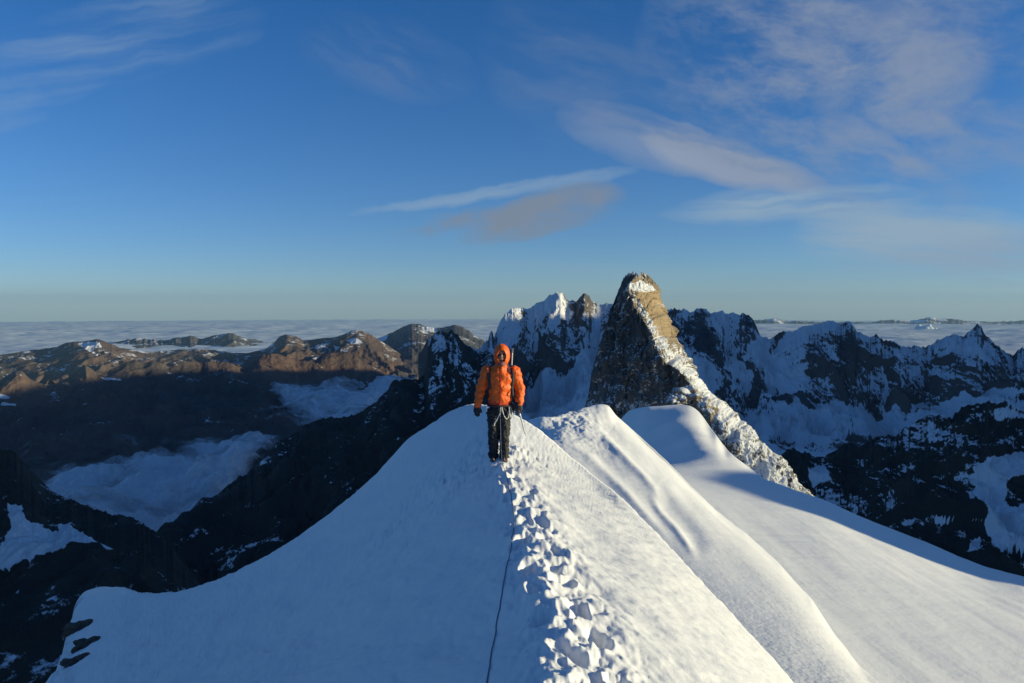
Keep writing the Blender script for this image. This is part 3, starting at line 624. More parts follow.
# ================================================================== ROCK TOWER
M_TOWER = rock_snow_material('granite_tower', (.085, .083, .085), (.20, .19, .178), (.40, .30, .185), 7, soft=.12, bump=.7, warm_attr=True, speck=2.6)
def tower():
    # per image level: left outline, arete (light/shade border), right outline, with depths
    lv = [(276.5,634,637,640),(278,629,635,646),(281,624,632,651),(285,621.5,629,655.5),(292,618,629,660),(300,615,632,664),(310,610,637,668),(320,608,644,671),(330,605,649,674),(340,601,654,677),(350,598,658,683),(360,595,662,690),(372,592,680,697),(384,590,692,707),(395,588,700,715),(405,586,706,729),(415,584,712,738),(425,582,718,749),(437,580,726,760),(449,578,735,770),(465,576,746,790),(482,572,757,799),(510,566,775,830),(560,556,800,880)]
    a = np.array(lv, float); vv = np.concatenate([np.linspace(276.5, 300, 70, endpoint=False), np.linspace(300, 560, 420)])
    uL, uM, uR = (np.interp(vv, a[:, 0], a[:, k]) for k in (1, 2, 3))
    kk = np.hanning(9); kk /= kk.sum()
    def sm(q): return np.convolve(np.pad(q, 4, 'edge'), kk, 'valid')
    uL, uM, uR = sm(uL), sm(uM), sm(uR)
    h = (vv-276.5)
    YM = 418-.40*np.minimum(h, 150)*.45; YL = 428+.10*h; YR = np.maximum(440+.03*h-.45*np.maximum(h-55, 0), YM+7); YB_ = 462+.25*h
    def pt(u, v, Y): X_, S_ = XS(u, v); return X_*Y, Y, S_*Y
    Lp, Mp, Rp = pt(uL, vv, YL), pt(uM, vv, YM), pt(uR, vv, YR)
    Bp = pt((uL+uR)/2, vv, YB_)
    m = 620; ring = []
    for (A_, B_, n_) in ((Lp, Mp, 240), (Mp, Rp, 200), (Rp, Bp, 60), (Bp, Lp, 60)):
        for t in np.linspace(0, 1, n_, endpoint=False):
            bul = 4*t*(1-t)*.09*np.hypot(B_[0]-A_[0], B_[1]-A_[1])
            nx = (B_[1]-A_[1]); ny = -(B_[0]-A_[0]); l = np.hypot(nx, ny)+1e-6
            ring.append((A_[0]+(B_[0]-A_[0])*t+nx/l*bul, A_[1]+(B_[1]-A_[1])*t+ny/l*bul, A_[2]+(B_[2]-A_[2])*t*1.))
    ring.append(ring[0])
    x = np.array([r[0] for r in ring]).T; y = np.array([r[1] for r in ring]).T; z = np.array([r[2] for r in ring]).T
    cxm = ((Lp[0]+Rp[0]+Mp[0])/3)[:, None]; cym = ((Lp[1]+Rp[1]+Bp[1])/3)[:, None]
    ax, ay = x-cxm, y-cym; rad = np.hypot(ax, ay)+1e-6; ang = np.arctan2(ay, ax)
    # slabs and vertical cracks: ridged noise in (arc, height)
    arc = x*.9-y*.5
    n1 = ridged(arc/9, z/26+arc*.01, 5, 241)-.5; n2 = fbm(arc/5, z/6, 5, 243, .6); n3 = fbm(arc/22, z/30, 3, 245)
    f1, f2, idv = cells(arc/6.5+.3*n2, z/13, 247)
    amp = (.25+.75*sst(0, 30, h))[:, None]
    w1 = arc+3.5*fbm(arc/14, z/14, 3, 261); w2 = z+5*fbm(arc/16, z/16, 3, 262)
    F1, F2, ID = cells(w1/11, w2/19, 263); H1, H2, IE = cells(w1/4.2, w2/7, 264)
    facet = 4.2*(ID-.5)+1.5*(IE-.5)-2.2*np.exp(-(F2-F1)/.06)-1.0*np.exp(-(H2-H1)/.07)+(z-np.round(z/19)*19)*.10*(ID-.3)
    disp = amp*(3.0*n1+1.6*n2+3.*n3+facet)
    disp = disp*(1-.4*sst(90, 140, h))[:, None]; disp[:, -1] = disp[:, 0]
    nx_ = ax/rad; ny_ = ay/rad
    seam = np.minimum(np.arange(x.shape[1]), x.shape[1]-1-np.arange(x.shape[1]))[None]; disp = disp*sst(0, 12, seam+0*x)
    x = x+nx_*disp; y = y+ny_*disp; z = z+amp*.8*fbm(arc/4, z/4, 4, 249)
    # rime teeth on the summit
    z = z+(sst(14, 0, h)[:, None])*2.6*np.clip(fbm(x/1.5, y/1.5, 3, 251)+.25, 0, 1)
    _, _, nz = normals_z(x, y, z)
    u, v = UV(x, y, z)
    mu = np.interp(v, vv, uM); ru = np.interp(v, vv, uR); lu = np.interp(v, vv, uL)
    q = (u-mu)/(ru-mu+1e-6)
    vis = sst(452, 446, y)
    n = .5*fbm(u*.12, v*.12, 4, 255)+.25*fbm(u*.5, v*.3, 3, 256)
    crest_snow = np.exp(-((u-mu-5-.05*(v-300))/(3+.07*np.maximum(v-300, 0)))**2)*sst(286, 296, v)
    rightf = sst(318, 372, v)*sst(-.1, .15, q)
    summit = in_poly(u, v, [(628,283),(640,280),(652,286),(656,291),(644,293),(634,290),(624,292)], 1.5)+.6*sst(5, 0, h[:, None]+0*u)
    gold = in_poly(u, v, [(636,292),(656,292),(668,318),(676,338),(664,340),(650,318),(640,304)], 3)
    base = sst(378, 415, v)*sst(.1, -.1, q)
    low = sst(350, 400, v)*sst(-.05, .1, q)
    s = .06+.75*(nz-.35)+.35*(-n1)+n*.5+.10*low
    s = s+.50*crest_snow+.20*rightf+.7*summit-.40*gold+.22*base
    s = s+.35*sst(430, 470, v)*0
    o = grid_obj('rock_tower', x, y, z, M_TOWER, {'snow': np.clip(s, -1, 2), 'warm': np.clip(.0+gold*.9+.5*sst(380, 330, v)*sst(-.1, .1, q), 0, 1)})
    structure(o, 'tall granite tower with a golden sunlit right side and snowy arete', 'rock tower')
tower()
# sunlit rimed rocks at the foot of the tower, and dark rocks poking out of the lower left snow edge
def rock(name, u, v, Y, sx, sy, sz, seed, mat, snow=.1, sub=5):
    bm = bmesh.new(); bmesh.ops.create_icosphere(bm, subdivisions=sub, radius=1)
    co = np.array([vv.co[:] for vv in bm.verts]); a = fbm(co[:, 0]*1.1+seed, co[:, 1]*1.1+co[:, 2]*.7, 5, seed, .6); c_ = cells(co[:, 0]*1.8+seed, co[:, 2]*1.8+co[:, 1], seed)
    r_ = 1+.42*a+.28*(c_[2]-.5)
    x0, y0, z0 = P(u, v, Y)
    for vv, k in zip(bm.verts, r_): vv.co = Vector((x0+vv.co.x*sx*k, y0+vv.co.y*sy*k, z0+vv.co.z*sz*k))
    bm.normal_update(); nz = np.array([vv.normal.z for vv in bm.verts])
    o = bm_obj(name, bm, mat); at = o.data.attributes.new('snow', 'FLOAT', 'POINT'); at.data.foreach_set('value', (snow+.5*nz).astype(np.float32)); return o
M_ROCKN = rock_snow_material('near_rock', (.05, .05, .05), (.13, .12, .11), (.16, .13, .10), 1.6, soft=.1, bump=.6)
M_ROCKG = rock_snow_material('rimed_rock', (.16, .14, .12), (.34, .29, .23), (.36, .3, .22), 4, soft=.12, bump=.8)
def sitting(rows, mat, sn):
    for (u, v, Y, sx, sy, sz, seed, lab) in rows:
        o = rock('rock', u, v, Y, sx, sy, sz, seed, mat, sn); tag(o, lab, 'rock')
sitting([(688, 400, 190, 4.2, 4, 3.0, 401, 'rimed sunlit rock at the tower foot, largest of its row'), (676, 403, 186, 2.6, 3, 1.8, 402, 'small rimed rock at the left end of the row below the tower'),
         (702, 411, 186, 3.2, 3, 2.6, 403, 'rimed rock at the right end of the row below the tower')], M_ROCKG, .35)
for (u, v, s_, seed, lab) in [(79, 630, 1.0, 411, 'dark rock sticking out of the snow edge, topmost of three at lower left'), (87, 645, .95, 412, 'dark rock sticking out of the snow edge, middle of three at lower left'),
         (76, 663, .9, 413, 'dark rock sticking out of the snow edge, lowest of three at lower left')]:
    x_, y_, z_ = ray_hit(u, v, GZ); k_ = y_/36
    o = rock('rock', u, v, y_, .62*s_*k_, .6*k_, .30*s_*k_, seed, M_ROCKN, -.35); tag(o, lab, 'rock')
# ================================================================== THE CLIMBER
_, PY, _z = ray_hit(500, 457.5, GZ); PX = P(500, 461.5, PY)[0]
K = PY/F                                   # metres per pixel at the climber
_, _, PZ = P(500, 461.5, PY)
BASE = PZ-.06
def lp(u, v, d=0.):
    """local point of the climber (metres) from the photo's proportions; d = towards the camera"""
    return Vector(((u-500)*K, -d, (461.5-v)*K+.06))
def remesh(name, chains, mat, parent, voxel=.012, smooth=2, disp=None, edit=None):
    """one continuous surface grown round chains of (point, rx, ry) and closed by a voxel remesh"""
    bm = bmesh.new()
    for ch in chains:
        rings = []
        pts = [Vector(c[0]) for c in ch]
        for i, c in enumerate(ch):
            p = pts[i]; t = (pts[min(i+1, len(ch)-1)]-pts[max(i-1, 0)]).normalized()
            ref = Vector((0, 1, 0)) if abs(t.y) < .9 else Vector((1, 0, 0))
            a = ref.cross(t).normalized(); b_ = t.cross(a).normalized()
            rings.append([bm.verts.new(p+a*c[1]*math.cos(q*math.pi/10)+b_*c[2]*math.sin(q*math.pi/10)) for q in range(20)])
        for r0, r1 in zip(rings, rings[1:]):
            for q in range(20): bm.faces.new((r0[q], r0[(q+1) % 20], r1[(q+1) % 20], r1[q]))
        for r_, e, s in ((rings[0], 0, -1), (rings[-1], -1, 1)):
            t = (pts[-1]-pts[-2]).normalized() if s > 0 else (pts[0]-pts[1]).normalized()
            apex = bm.verts.new(pts[e]+t*min(ch[e][1], ch[e][2])*.55)
            for q in range(20): bm.faces.new((r_[q], r_[(q+1) % 20], apex) if s > 0 else (r_[(q+1) % 20], r_[q], apex))
    bmesh.ops.recalc_face_normals(bm, faces=bm.faces)
    me = bpy.data.meshes.new(name+'_src'); bm.to_mesh(me); bm.free()
    o = bpy.data.objects.new(name+'_src', me); COL.objects.link(o)
    md = o.modifiers.new('r', 'REMESH'); md.mode = 'VOXEL'; md.voxel_size = voxel; md.use_smooth_shade = True
    if smooth:
        ms = o.modifiers.new('s', 'SMOOTH'); ms.iterations = smooth; ms.factor = .5
    dg = bpy.context.evaluated_depsgraph_get(); dg.update()
    m2 = bpy.data.meshes.new_from_object(o.evaluated_get(dg)); bpy.data.objects.remove(o); bpy.data.meshes.remove(me)
    m2.name = name
    co = np.empty(len(m2.vertices)*3, np.float32); m2.vertices.foreach_get('co', co); co = co.reshape(-1, 3).astype(float)
    if disp is not None:
        no = np.empty(len(m2.vertices)*3, np.float32); m2.vertices.foreach_get('normal', no); no = no.reshape(-1, 3)
        co = co+no*disp(co)[:, None]
    if edit is not None: co = edit(co)
    m2.vertices.foreach_set('co', co.astype(np.float32).ravel()); m2.update()
    m2.materials.clear(); m2.materials.append(mat)
    for p in m2.polygons: p.use_smooth = True
    ob = bpy.data.objects.new(name, m2); COL.objects.link(ob)
    if parent: ob.parent = parent
    return ob
def wrinkle(a, f, seed, fz=1.6):
    return lambda co: a*fbm(co[:, 0]*f+co[:, 1]*f*.8, co[:, 2]*f*fz+co[:, 1]*f*.3, 4, seed)
C_OR = cloth('orange_shell', (1.0, .14, .010), .55, .18, 9, .35); C_ORD = cloth('orange_hem', (.70, .06, .02), .6, .2, 9, .3)
C_BLK = cloth('black_trouser_cloth', (.022, .023, .027), .75, .3, 14, .5); C_GLV = cloth('black_glove_leather', (.02, .022, .03), .6, .3, 30, .4)
C_SKIN = cloth('skin', (.50, .25, .17), .5, .08, 30, .1); C_PACK = cloth('dark_pack_cloth', (.03, .03, .04), .7, .3, 20, .3)
C_STEEL = plain('steel', (.55, .56, .58), .35, .9); C_LENS = plain('dark_lens', (.02, .02, .025), .15); C_BOOT = cloth('boot_leather', (.03, .03, .03), .6, .3, 25, .3)
C_WEB = cloth('pale_webbing', (.62, .62, .60), .7, .1, 40, .1); C_MASK = cloth('purple_neck_tube', (.26, .10, .10), .8, .2, 30, .2)
# ---- joints, read off the photo
HIPL, HIPR = lp(494, 409), lp(505, 409)
KNL, KNR = lp(493.2, 434, .03), lp(504.5, 434, .045)
ANL, ANR = lp(493.5, 455.5, .0), lp(504.3, 455.5, .06)
SHL, SHR = lp(487, 370), lp(514, 370)
ELL, ELR = lp(480.2, 389.5, -.02), lp(520.3, 389, -.02)
WRL, WRR = lp(477.5, 404.5, .04), lp(519.2, 402.5, .07)
HAL, HAR = lp(477.3, 411, .06), lp(518.7, 408.5, .10)
NECK = lp(501, 366); HEAD = lp(501.8, 354.3, .02)
def fingers(hand, wrist, spread, curl):
    """palm and five unequal, bent fingers hanging from the wrist"""
    ch = [[(wrist, .030, .024), (wrist.lerp(hand, .55), .040, .020), (hand, .040, .017)]]
    d = (hand-wrist).normalized(); side = Vector((spread, 0, 0)); side = (side-d*side.dot(d)).normalized(); inn = Vector((0, 1, 0)); inn = (inn-d*inn.dot(d)).normalized()
    for k, ln in enumerate((.070, .080, .074, .058)):
        b0 = hand-d*.012+side*(.028-.019*k); p1 = b0+d*ln*.5+inn*ln*.12*curl; p2 = p1+d*ln*.28*(1.2-curl*.6)+inn*ln*.32*curl; p3 = p2+d*ln*.12+inn*ln*.3*curl
        ch.append([(b0, .0095, .0095), (p1, .0092, .0092), (p2, .0085, .0085), (p3, .0075, .0075)])
    t0 = wrist.lerp(hand, .45)+side*.034; t1 = t0+side*.022+d*.028; t2 = t1+d*.030+inn*.012
    ch.append([(t0, .012, .012), (t1, .011, .011), (t2, .009, .009)])
    return ch
def fat(ch, f): return [[(p, a*f, b*f) for p, a, b in c] for c in ch]
hand_l, hand_r = fingers(HAL, WRL, 1, .5), fingers(HAR, WRR, -1, 1.25)
fx = lambda x: Vector((HEAD.x+x[0], HEAD.y-x[1], HEAD.z+x[2]))
body_ch = [
    [(lp(500, 412), .13, .095), (lp(500, 402), .135, .095), (lp(500, 390), .13, .09), (lp(500.5, 378), .15, .10), (lp(500.5, 370), .15, .09), (lp(500.8, 366), .085, .07), (NECK, .055, .055), (lp(501.2, 361), .052, .055)],
    [(fx((0, 0, -.095)), .045, .055), (fx((0, .0, -.05)), .065, .085), (fx((0, 0, 0)), .073, .095), (fx((0, -.005, .05)), .070, .090), (fx((0, -.01, .085)), .045, .06)],
    [(fx((0, .092, .02)), .009, .009), (fx((0, .108, -.012)), .013, .013), (fx((0, .102, -.022)), .013, .010)],      # nose
    [(fx((-.022, .088, -.048)), .008, .007), (fx((0, .093, -.048)), .011, .008), (fx((.022, .088, -.048)), .008, .007)],  # lips
    [(fx((-.032, .078, .030)), .012, .010), (fx((.032, .078, .030)), .012, .010)],                                # brow
    [(fx((-.074, .0, .015)), .006, .020), (fx((-.080, -.01, -.02)), .006, .014)], [(fx((.074, .0, .015)), .006, .020), (fx((.080, -.01, -.02)), .006, .014)],
    [(SHL, .06, .06), (ELL, .042, .042), (WRL, .028, .024)], [(SHR, .06, .06), (ELR, .042, .042), (WRR, .028, .024)],
    [(SHL, .06, .06), (lp(500, 372), .08, .08), (SHR, .06, .06)],
    [(HIPL, .085, .085), (KNL, .055, .06), (ANL, .038, .042)], [(HIPR, .085, .085), (KNR, .055, .06), (ANR, .038, .042)],
    [(ANL, .038, .042), (ANL+Vector((0, -.05, -.045)), .042, .035), (ANL+Vector((0, -.15, -.06)), .040, .025)], [(ANR, .038, .042), (ANR+Vector((0, -.05, -.045)), .042, .035), (ANR+Vector((0, -.15, -.06)), .040, .025)],
]+fat(hand_l, .86)+fat(hand_r, .86)
person = remesh('person', body_ch, C_SKIN, None, .0075, 1)
person.location = (PX, PY, BASE)
tag(person, 'climber in a bright orange hooded jacket and black trousers standing on the snow crest', 'person')
# ---- jacket: puffy body and sleeves in one shell
def quilt(co):
    w_ = 7*fbm(co[:, 0]*9, co[:, 2]*9, 3, 501)*.0016
    rings = .003*np.cos(co[:, 2]*2*math.pi/.095+1.2*fbm(co[:, 0]*5, co[:, 1]*5, 2, 502)); arm = sst(.17, .24, np.abs(co[:, 0]))
    fold = .007*fbm(co[:, 0]*8+co[:, 2]*5, co[:, 2]*16-co[:, 0]*6, 4, 503)
    zipg = -.010*np.exp(-(co[:, 0]/.012)**2)*(co[:, 1] < -.05)
    return w_+rings*(.4+arm)+fold+zipg
jk = [
    [(lp(500, 402.5), .158, .125), (lp(500, 399), .170, .135), (lp(500, 394), .160, .132), (lp(500, 386), .180, .145), (lp(500, 378), .196, .150), (lp(500.2, 371), .178, .130), (lp(500.6, 367), .125, .105), (lp(501, 364), .09, .085)],
    [(lp(488.5, 369.5), .090, .095), (SHL, .092, .095), (SHL.lerp(ELL, .5), .078, .082), (ELL, .071, .074), (ELL.lerp(WRL, .55), .062, .064), (WRL, .050, .050), (WRL.lerp(HAL, .25), .042, .040)],
    [(lp(512.5, 369.5), .090, .095), (SHR, .092, .095), (SHR.lerp(ELR, .5), .080, .084), (ELR, .073, .076), (ELR.lerp(WRR, .55), .064, .066), (WRR, .052, .052), (WRR.lerp(HAR, .25), .044, .042)],
]
jacket = remesh('jacket', jk, C_OR, person, .009, 2, quilt)
hem = remesh('hem', [[(lp(500, 403.5), .160, .128), (lp(500, 399.3), .171, .138)]], C_ORD, jacket, .009, 2, wrinkle(.008, 12, 511)); hem['label'] = 'redder hem of the orange jacket'
bm = bmesh.new()
zp = [(lp(500.6-.0*i, 367+i*2.0).x, 0, lp(500, 367+i*2.0).z) for i in range(18)]
dg = bpy.context.evaluated_depsgraph_get(); dg.update()
zpt = []
for x_, _, z_ in zp:
    hit, loc, nr, _i = jacket.ray_cast(Vector((x_, -1, z_)), Vector((0, 1, 0)))
    zpt.append(Vector((x_, (loc.y if hit else -.13)-.002, z_)))
for a, b_ in zip(zpt, zpt[1:]):
    q = [a+Vector((-.006, 0, 0)), a+Vector((.006, 0, 0)), b_+Vector((.006, 0, 0)), b_+Vector((-.006, 0, 0))]
    f = [bm.verts.new(p) for p in q]; g = [bm.verts.new(p+Vector((0, -.005, 0))) for p in q]
    bm.faces.new(g); [bm.faces.new((f[i], f[(i+1) % 4], g[(i+1) % 4], g[i])) for i in range(4)]
bm_obj('zip', bm, C_ORD, jacket, False)
def hood():
    bm = bmesh.new(); n, m_ = 64, 56; c = HEAD+Vector((0, .012, .006)); vs = {}
    for i in range(n+1):
        th = math.pi*i/n
        for j in range(m_):
            ph = 2*math.pi*j/m_
            rx, ry, rz = .118, .132, .158
            p = Vector((rx*math.sin(th)*math.sin(ph), -ry*math.sin(th)*math.cos(ph), rz*math.cos(th)))
            if p.z < -.02: p.x *= 1+.9*(-.02-p.z); p.y *= 1+.7*(-.02-p.z)
            p.z += .012*max(0, math.sin(th))*max(0, -math.cos(ph)); 
            nn = float(fbm(np.array([p.x*14+3]), np.array([p.z*16+p.y*10]), 3, 521)[0]); p *= 1+.035*nn
            vs[i, j] = (bm.verts.new(c+p), p)
    def open_(p): return p.y < -.02 and (p.x/.056)**2+((p.z+.012)/.083)**2 < 1
    for i in range(n):
        for j in range(m_):
            q = [vs[i, j], vs[i+1, j], vs[i+1, (j+1) % m_], vs[i, (j+1) % m_]]
            if any(open_(k[1]) for k in q): continue
            try: bm.faces.new([k[0] for k in q])
            except ValueError: pass
    bmesh.ops.remove_doubles(bm, verts=bm.verts, dist=.0005)
    bmesh.ops.delete(bm, geom=[v_ for v_ in bm.verts if not v_.link_faces], context='VERTS')
    o = bm_obj('hood', bm, C_OR, jacket); md = o.modifiers.new('t', 'SOLIDIFY'); md.thickness = .010; md.offset = -1
    return o
hood()
remesh('collar', [[(lp(500.8, 368), .100, .090), (lp(501, 365.5), .088, .088), (lp(501.2, 363), .078, .088)]], C_OR, jacket, .009, 2, wrinkle(.006, 16, 531))
# dark glasses and neck tube over mouth and chin
def glasses():
    bm = bmesh.new()
    for s in (-1, 1):
        c = fx((.030*s, .094, .012)); ring = []
        for q in range(24):
            a = q*math.pi/12; x_ = .028*math.cos(a); z_ = .019*math.sin(a)*(1-.15*math.cos(a)*s)
            y_ = .5*(abs(x_*s+.03*1))**2*2
            ring.append(c+Vector((x_, y_, z_)))
        fr = [bm.verts.new(p) for p in ring]; bk = [bm.verts.new(p+Vector((0, .006, 0))) for p in ring]; ct = bm.verts.new(c+Vector((0, -.006, 0)))
        for q in range(24):
            bm.faces.new((ct, fr[q], fr[(q+1) % 24])); bm.faces.new((fr[q], bk[q], bk[(q+1) % 24], fr[(q+1) % 24]))
    bmesh.ops.create_cube(bm, size=1, matrix=Matrix.Translation(fx((0, .098, .016)))@Matrix.Diagonal((.014, .006, .005, 1)))
    for s in (-1, 1): bmesh.ops.create_cube(bm, size=1, matrix=Matrix.Translation(fx((.066*s, .052, .014)))@Matrix.Rotation(-.35*s, 4, 'Z')@Matrix.Diagonal((.004, .085, .005, 1)))
    return bm_obj('sunglasses', bm, C_LENS, person, False)
glasses()
remesh('neck_tube', [[(fx((0, .018, -.135)), .062, .075), (fx((0, .022, -.095)), .060, .080), (fx((0, .026, -.072)), .058, .076)]], C_MASK, person, .007, 1, wrinkle(.004, 30, 541))
# ---- trousers
tr_ch = [
    [(lp(499.5, 399), .150, .118), (lp(499.5, 405), .152, .12), (lp(499.5, 411), .146, .115), (lp(499.5, 415), .12, .10)],
    [(lp(494.2, 408), .095, .105), (lp(493.6, 418, .01), .094, .100), (KNL, .074, .080), (KNL.lerp(ANL, .5), .071, .076), (ANL+Vector((0, .01, .03)), .072, .080), (ANL+Vector((0, 0, -.02)), .072, .084)],
    [(lp(504.8, 408), .095, .105), (lp(504.6, 418, .01), .090, .098), (KNR, .072, .080), (KNR.lerp(ANR, .5), .069, .076), (ANR+Vector((0, .01, .03)), .070, .080), (ANR+Vector((0, 0, -.02)), .072, .084)],
]
remesh('trousers', tr_ch, C_BLK, person, .009, 2, lambda co: .013*fbm(co[:, 0]*10, co[:, 2]*22+co[:, 0]*9, 4, 551)+.006*fbm(co[:, 0]*30, co[:, 2]*20, 3, 552))
for k, (h_, w_) in enumerate(((hand_l, WRL), (hand_r, WRR))):
    g = remesh('glove', fat(h_, 1.38)+[[(w_.lerp(h_[0][2][0], -.35), .046, .044), (w_.lerp(h_[0][2][0], .1), .046, .040)]], C_GLV, person, .006, 1, wrinkle(.002, 50, 560+k))
for A_ in (ANL, ANR):
    bt = remesh('boot', [[(A_+Vector((0, .015, .06)), .055, .06), (A_+Vector((0, .01, -.02)), .055, .068), (A_+Vector((0, -.03, -.055)), .054, .052), (A_+Vector((0, -.12, -.068)), .052, .036), (A_+Vector((0, -.175, -.072)), .040, .026)]], C_BOOT, person, .007, 1)
    bm = bmesh.new()
    for yy in (-.15, -.08, .03):
        for s in (-1, 1):
            bmesh.ops.create_cone(bm, segments=6, radius1=.007, radius2=.001, depth=.035, cap_ends=True, matrix=Matrix.Translation(A_+Vector((s*.045, yy, -.105)))@Matrix.Rotation(math.pi, 4, 'X'))
    for s in (-1, 1): bmesh.ops.create_cube(bm, size=1, matrix=Matrix.Translation(A_+Vector((s*.046, -.06, -.088)))@Matrix.Diagonal((.006, .21, .012, 1)))
    bmesh.ops.create_cube(bm, size=1, matrix=Matrix.Translation(A_+Vector((0, -.17, -.085)))@Matrix.Diagonal((.09, .006, .012, 1)))
    bm_obj('crampon', bm, C_STEEL, bt, False)
# ---- harness with webbing and metal hanging at the hips
def tube(bm, pts, r, seg_=8, closed=False):
    pts = [Vector(p) for p in pts]; rings = []
    for i, p in enumerate(pts):
        a = pts[(i-1) % len(pts)] if (closed or i) else pts[0]; b_ = pts[(i+1) % len(pts)] if (closed or i < len(pts)-1) else pts[-1]
        t = (b_-a).normalized(); ref = Vector((0, 0, 1)) if abs(t.z) < .9 else Vector((0, 1, 0)); u_ = ref.cross(t).normalized(); w_ = t.cross(u_)
        rr = r(i/(len(pts)-1)) if callable(r) else r
        rings.append([bm.verts.new(p+u_*rr*math.cos(q*2*math.pi/seg_)+w_*rr*math.sin(q*2*math.pi/seg_)) for q in range(seg_)])
    prs = list(zip(rings, rings[1:]))+([(rings[-1], rings[0])] if closed else [])
    for r0, r1 in prs:
        for q in range(seg_): bm.faces.new((r0[q], r0[(q+1) % seg_], r1[(q+1) % seg_], r1[q]))
    if not closed: bm.faces.new(rings[0][::-1]); bm.faces.new(rings[-1])
    bmesh.ops.recalc_face_normals(bm, faces=bm.faces)
def loop(c, rx, ry, tilt=0, n=28, ax='z'):
    out = []
    for q in range(n):
        a = 2*math.pi*q/n; x_, y_ = rx*math.cos(a), ry*math.sin(a)
        out.append(c+(Vector((x_, y_, tilt*x_)) if ax == 'z' else Vector((x_, tilt*y_, y_))))
    return out
hb = bmesh.new(); tube(hb, loop(lp(499.5, 404.5), .168, .136, .02), .013); harness = bm_obj('harness', hb, C_PACK, person)
for c, t_ in ((lp(493.8, 414, .01), -.25), (lp(504.8, 414, .01), .25)):
    hb = bmesh.new(); tube(hb, loop(c, .106, .115, t_), .011); bm_obj('leg_loop', hb, C_PACK, harness)
def strap_line(name, pts, r, mat, par):
    hb = bmesh.new()
    P_ = [Vector(p) for p in pts]; fine = []
    for i in range(len(P_)-1):
        p0, p1, p2, p3 = P_[max(i-1, 0)], P_[i], P_[i+1], P_[min(i+2, len(P_)-1)]
        for k in range(8):
            t = k/8; fine.append(.5*((2*p1)+(-p0+p2)*t+(2*p0-5*p1+4*p2-p3)*t*t+(-p0+3*p1-3*p2+p3)*t**3))
    fine.append(P_[-1]); tube(hb, fine, r); return bm_obj(name, hb, mat, par)
strap_line('sling', [lp(500.8, 405, .16), lp(500.5, 410, .165), lp(498, 416, .15), lp(495, 421, .14), lp(494.5, 424, .14)], .008, C_WEB, harness)
strap_line('sling', [lp(502, 405, .16), lp(504, 413, .165), lp(507, 417, .15), lp(509, 413, .14), lp(509.5, 408, .14)], .007, C_WEB, harness)
strap_line('sling', [lp(510, 405, .08), lp(512.3, 410, .10), lp(511.5, 417, .10), lp(509.8, 411, .11), lp(509, 405, .10)], .006, C_WEB, harness)
for (u, v, d) in ((511, 409, .06), (513.2, 411, .03), (509.5, 412, .10), (488.5, 410, .04)):
    hb = bmesh.new(); tube(hb, loop(lp(u, v, d), .022, .045, .1, 24, 'x'), .0055); bm_obj('carabiner', hb, C_STEEL, harness)
remesh('gear_pouch', [[(lp(511, 403, .03), .050, .05), (lp(511.2, 408, .03), .055, .055), (lp(511, 411.5, .03), .04, .045)]], C_BLK, harness, .009, 2, wrinkle(.008, 20, 571))
# ---- backpack (its own thing), straps over the shoulders
pack = remesh('backpack', [[(lp(500, 402, -.24), .135, .085), (lp(500, 396, -.25), .150, .10), (lp(500, 382, -.25), .155, .11), (lp(500, 370, -.24), .145, .10), (lp(500, 363.5, -.22), .12, .08)],
    [(lp(500, 364, -.24), .12, .09), (lp(500, 361, -.24), .115, .085)]], C_PACK, None, .01, 2, wrinkle(.012, 10, 581))
pack.location = person.location
tag(pack, "dark backpack worn on the climber's back, its straps crossing the orange jacket", 'backpack')
for s, us in ((-1, (489.2, 488.8, 489.5, 490.2, 489.0)), (1, (512.2, 512.8, 512.6, 511.8, 512.4))):
    pts = [lp(us[0], 366.5, -.17), lp(us[0], 364.6, -.08)]
    for u, v in zip(us, (367.2, 372, 379, 386, 393)):
        o0 = lp(u, v); hit, loc, nr, _i = jacket.ray_cast(Vector((o0.x, -1, o0.z)), Vector((0, 1, 0))); pts.append(Vector((o0.x, (loc.y if hit else -.1)-.006, o0.z)))
    pts.append(lp(us[-1]+(-3 if s < 0 else 3), 398, -.02)); pts.append(lp(us[-1]+(-2 if s < 0 else 2), 399, -.20))
    hb = bmesh.new(); fine = []
    for a, b_ in zip(pts, pts[1:]):
        for k in range(5): fine.append(a.lerp(b_, k/5))
    fine.append(pts[-1]); L0 = R0 = None
    for p in fine:
        a_, b_, c_, d_ = (hb.verts.new(p+Vector((w_, q_, 0))) for w_, q_ in ((-.024, 0), (.024, 0), (.024, -.012), (-.024, -.012)))
        if L0:
            for q in range(4):
                r_ = (a_, b_, c_, d_); hb.faces.new((L0[q], L0[(q+1) % 4], r_[(q+1) % 4], r_[q]))
        L0 = (a_, b_, c_, d_)
    bmesh.ops.recalc_face_normals(hb, faces=hb.faces)
    bm_obj('strap', hb, C_PACK, pack)
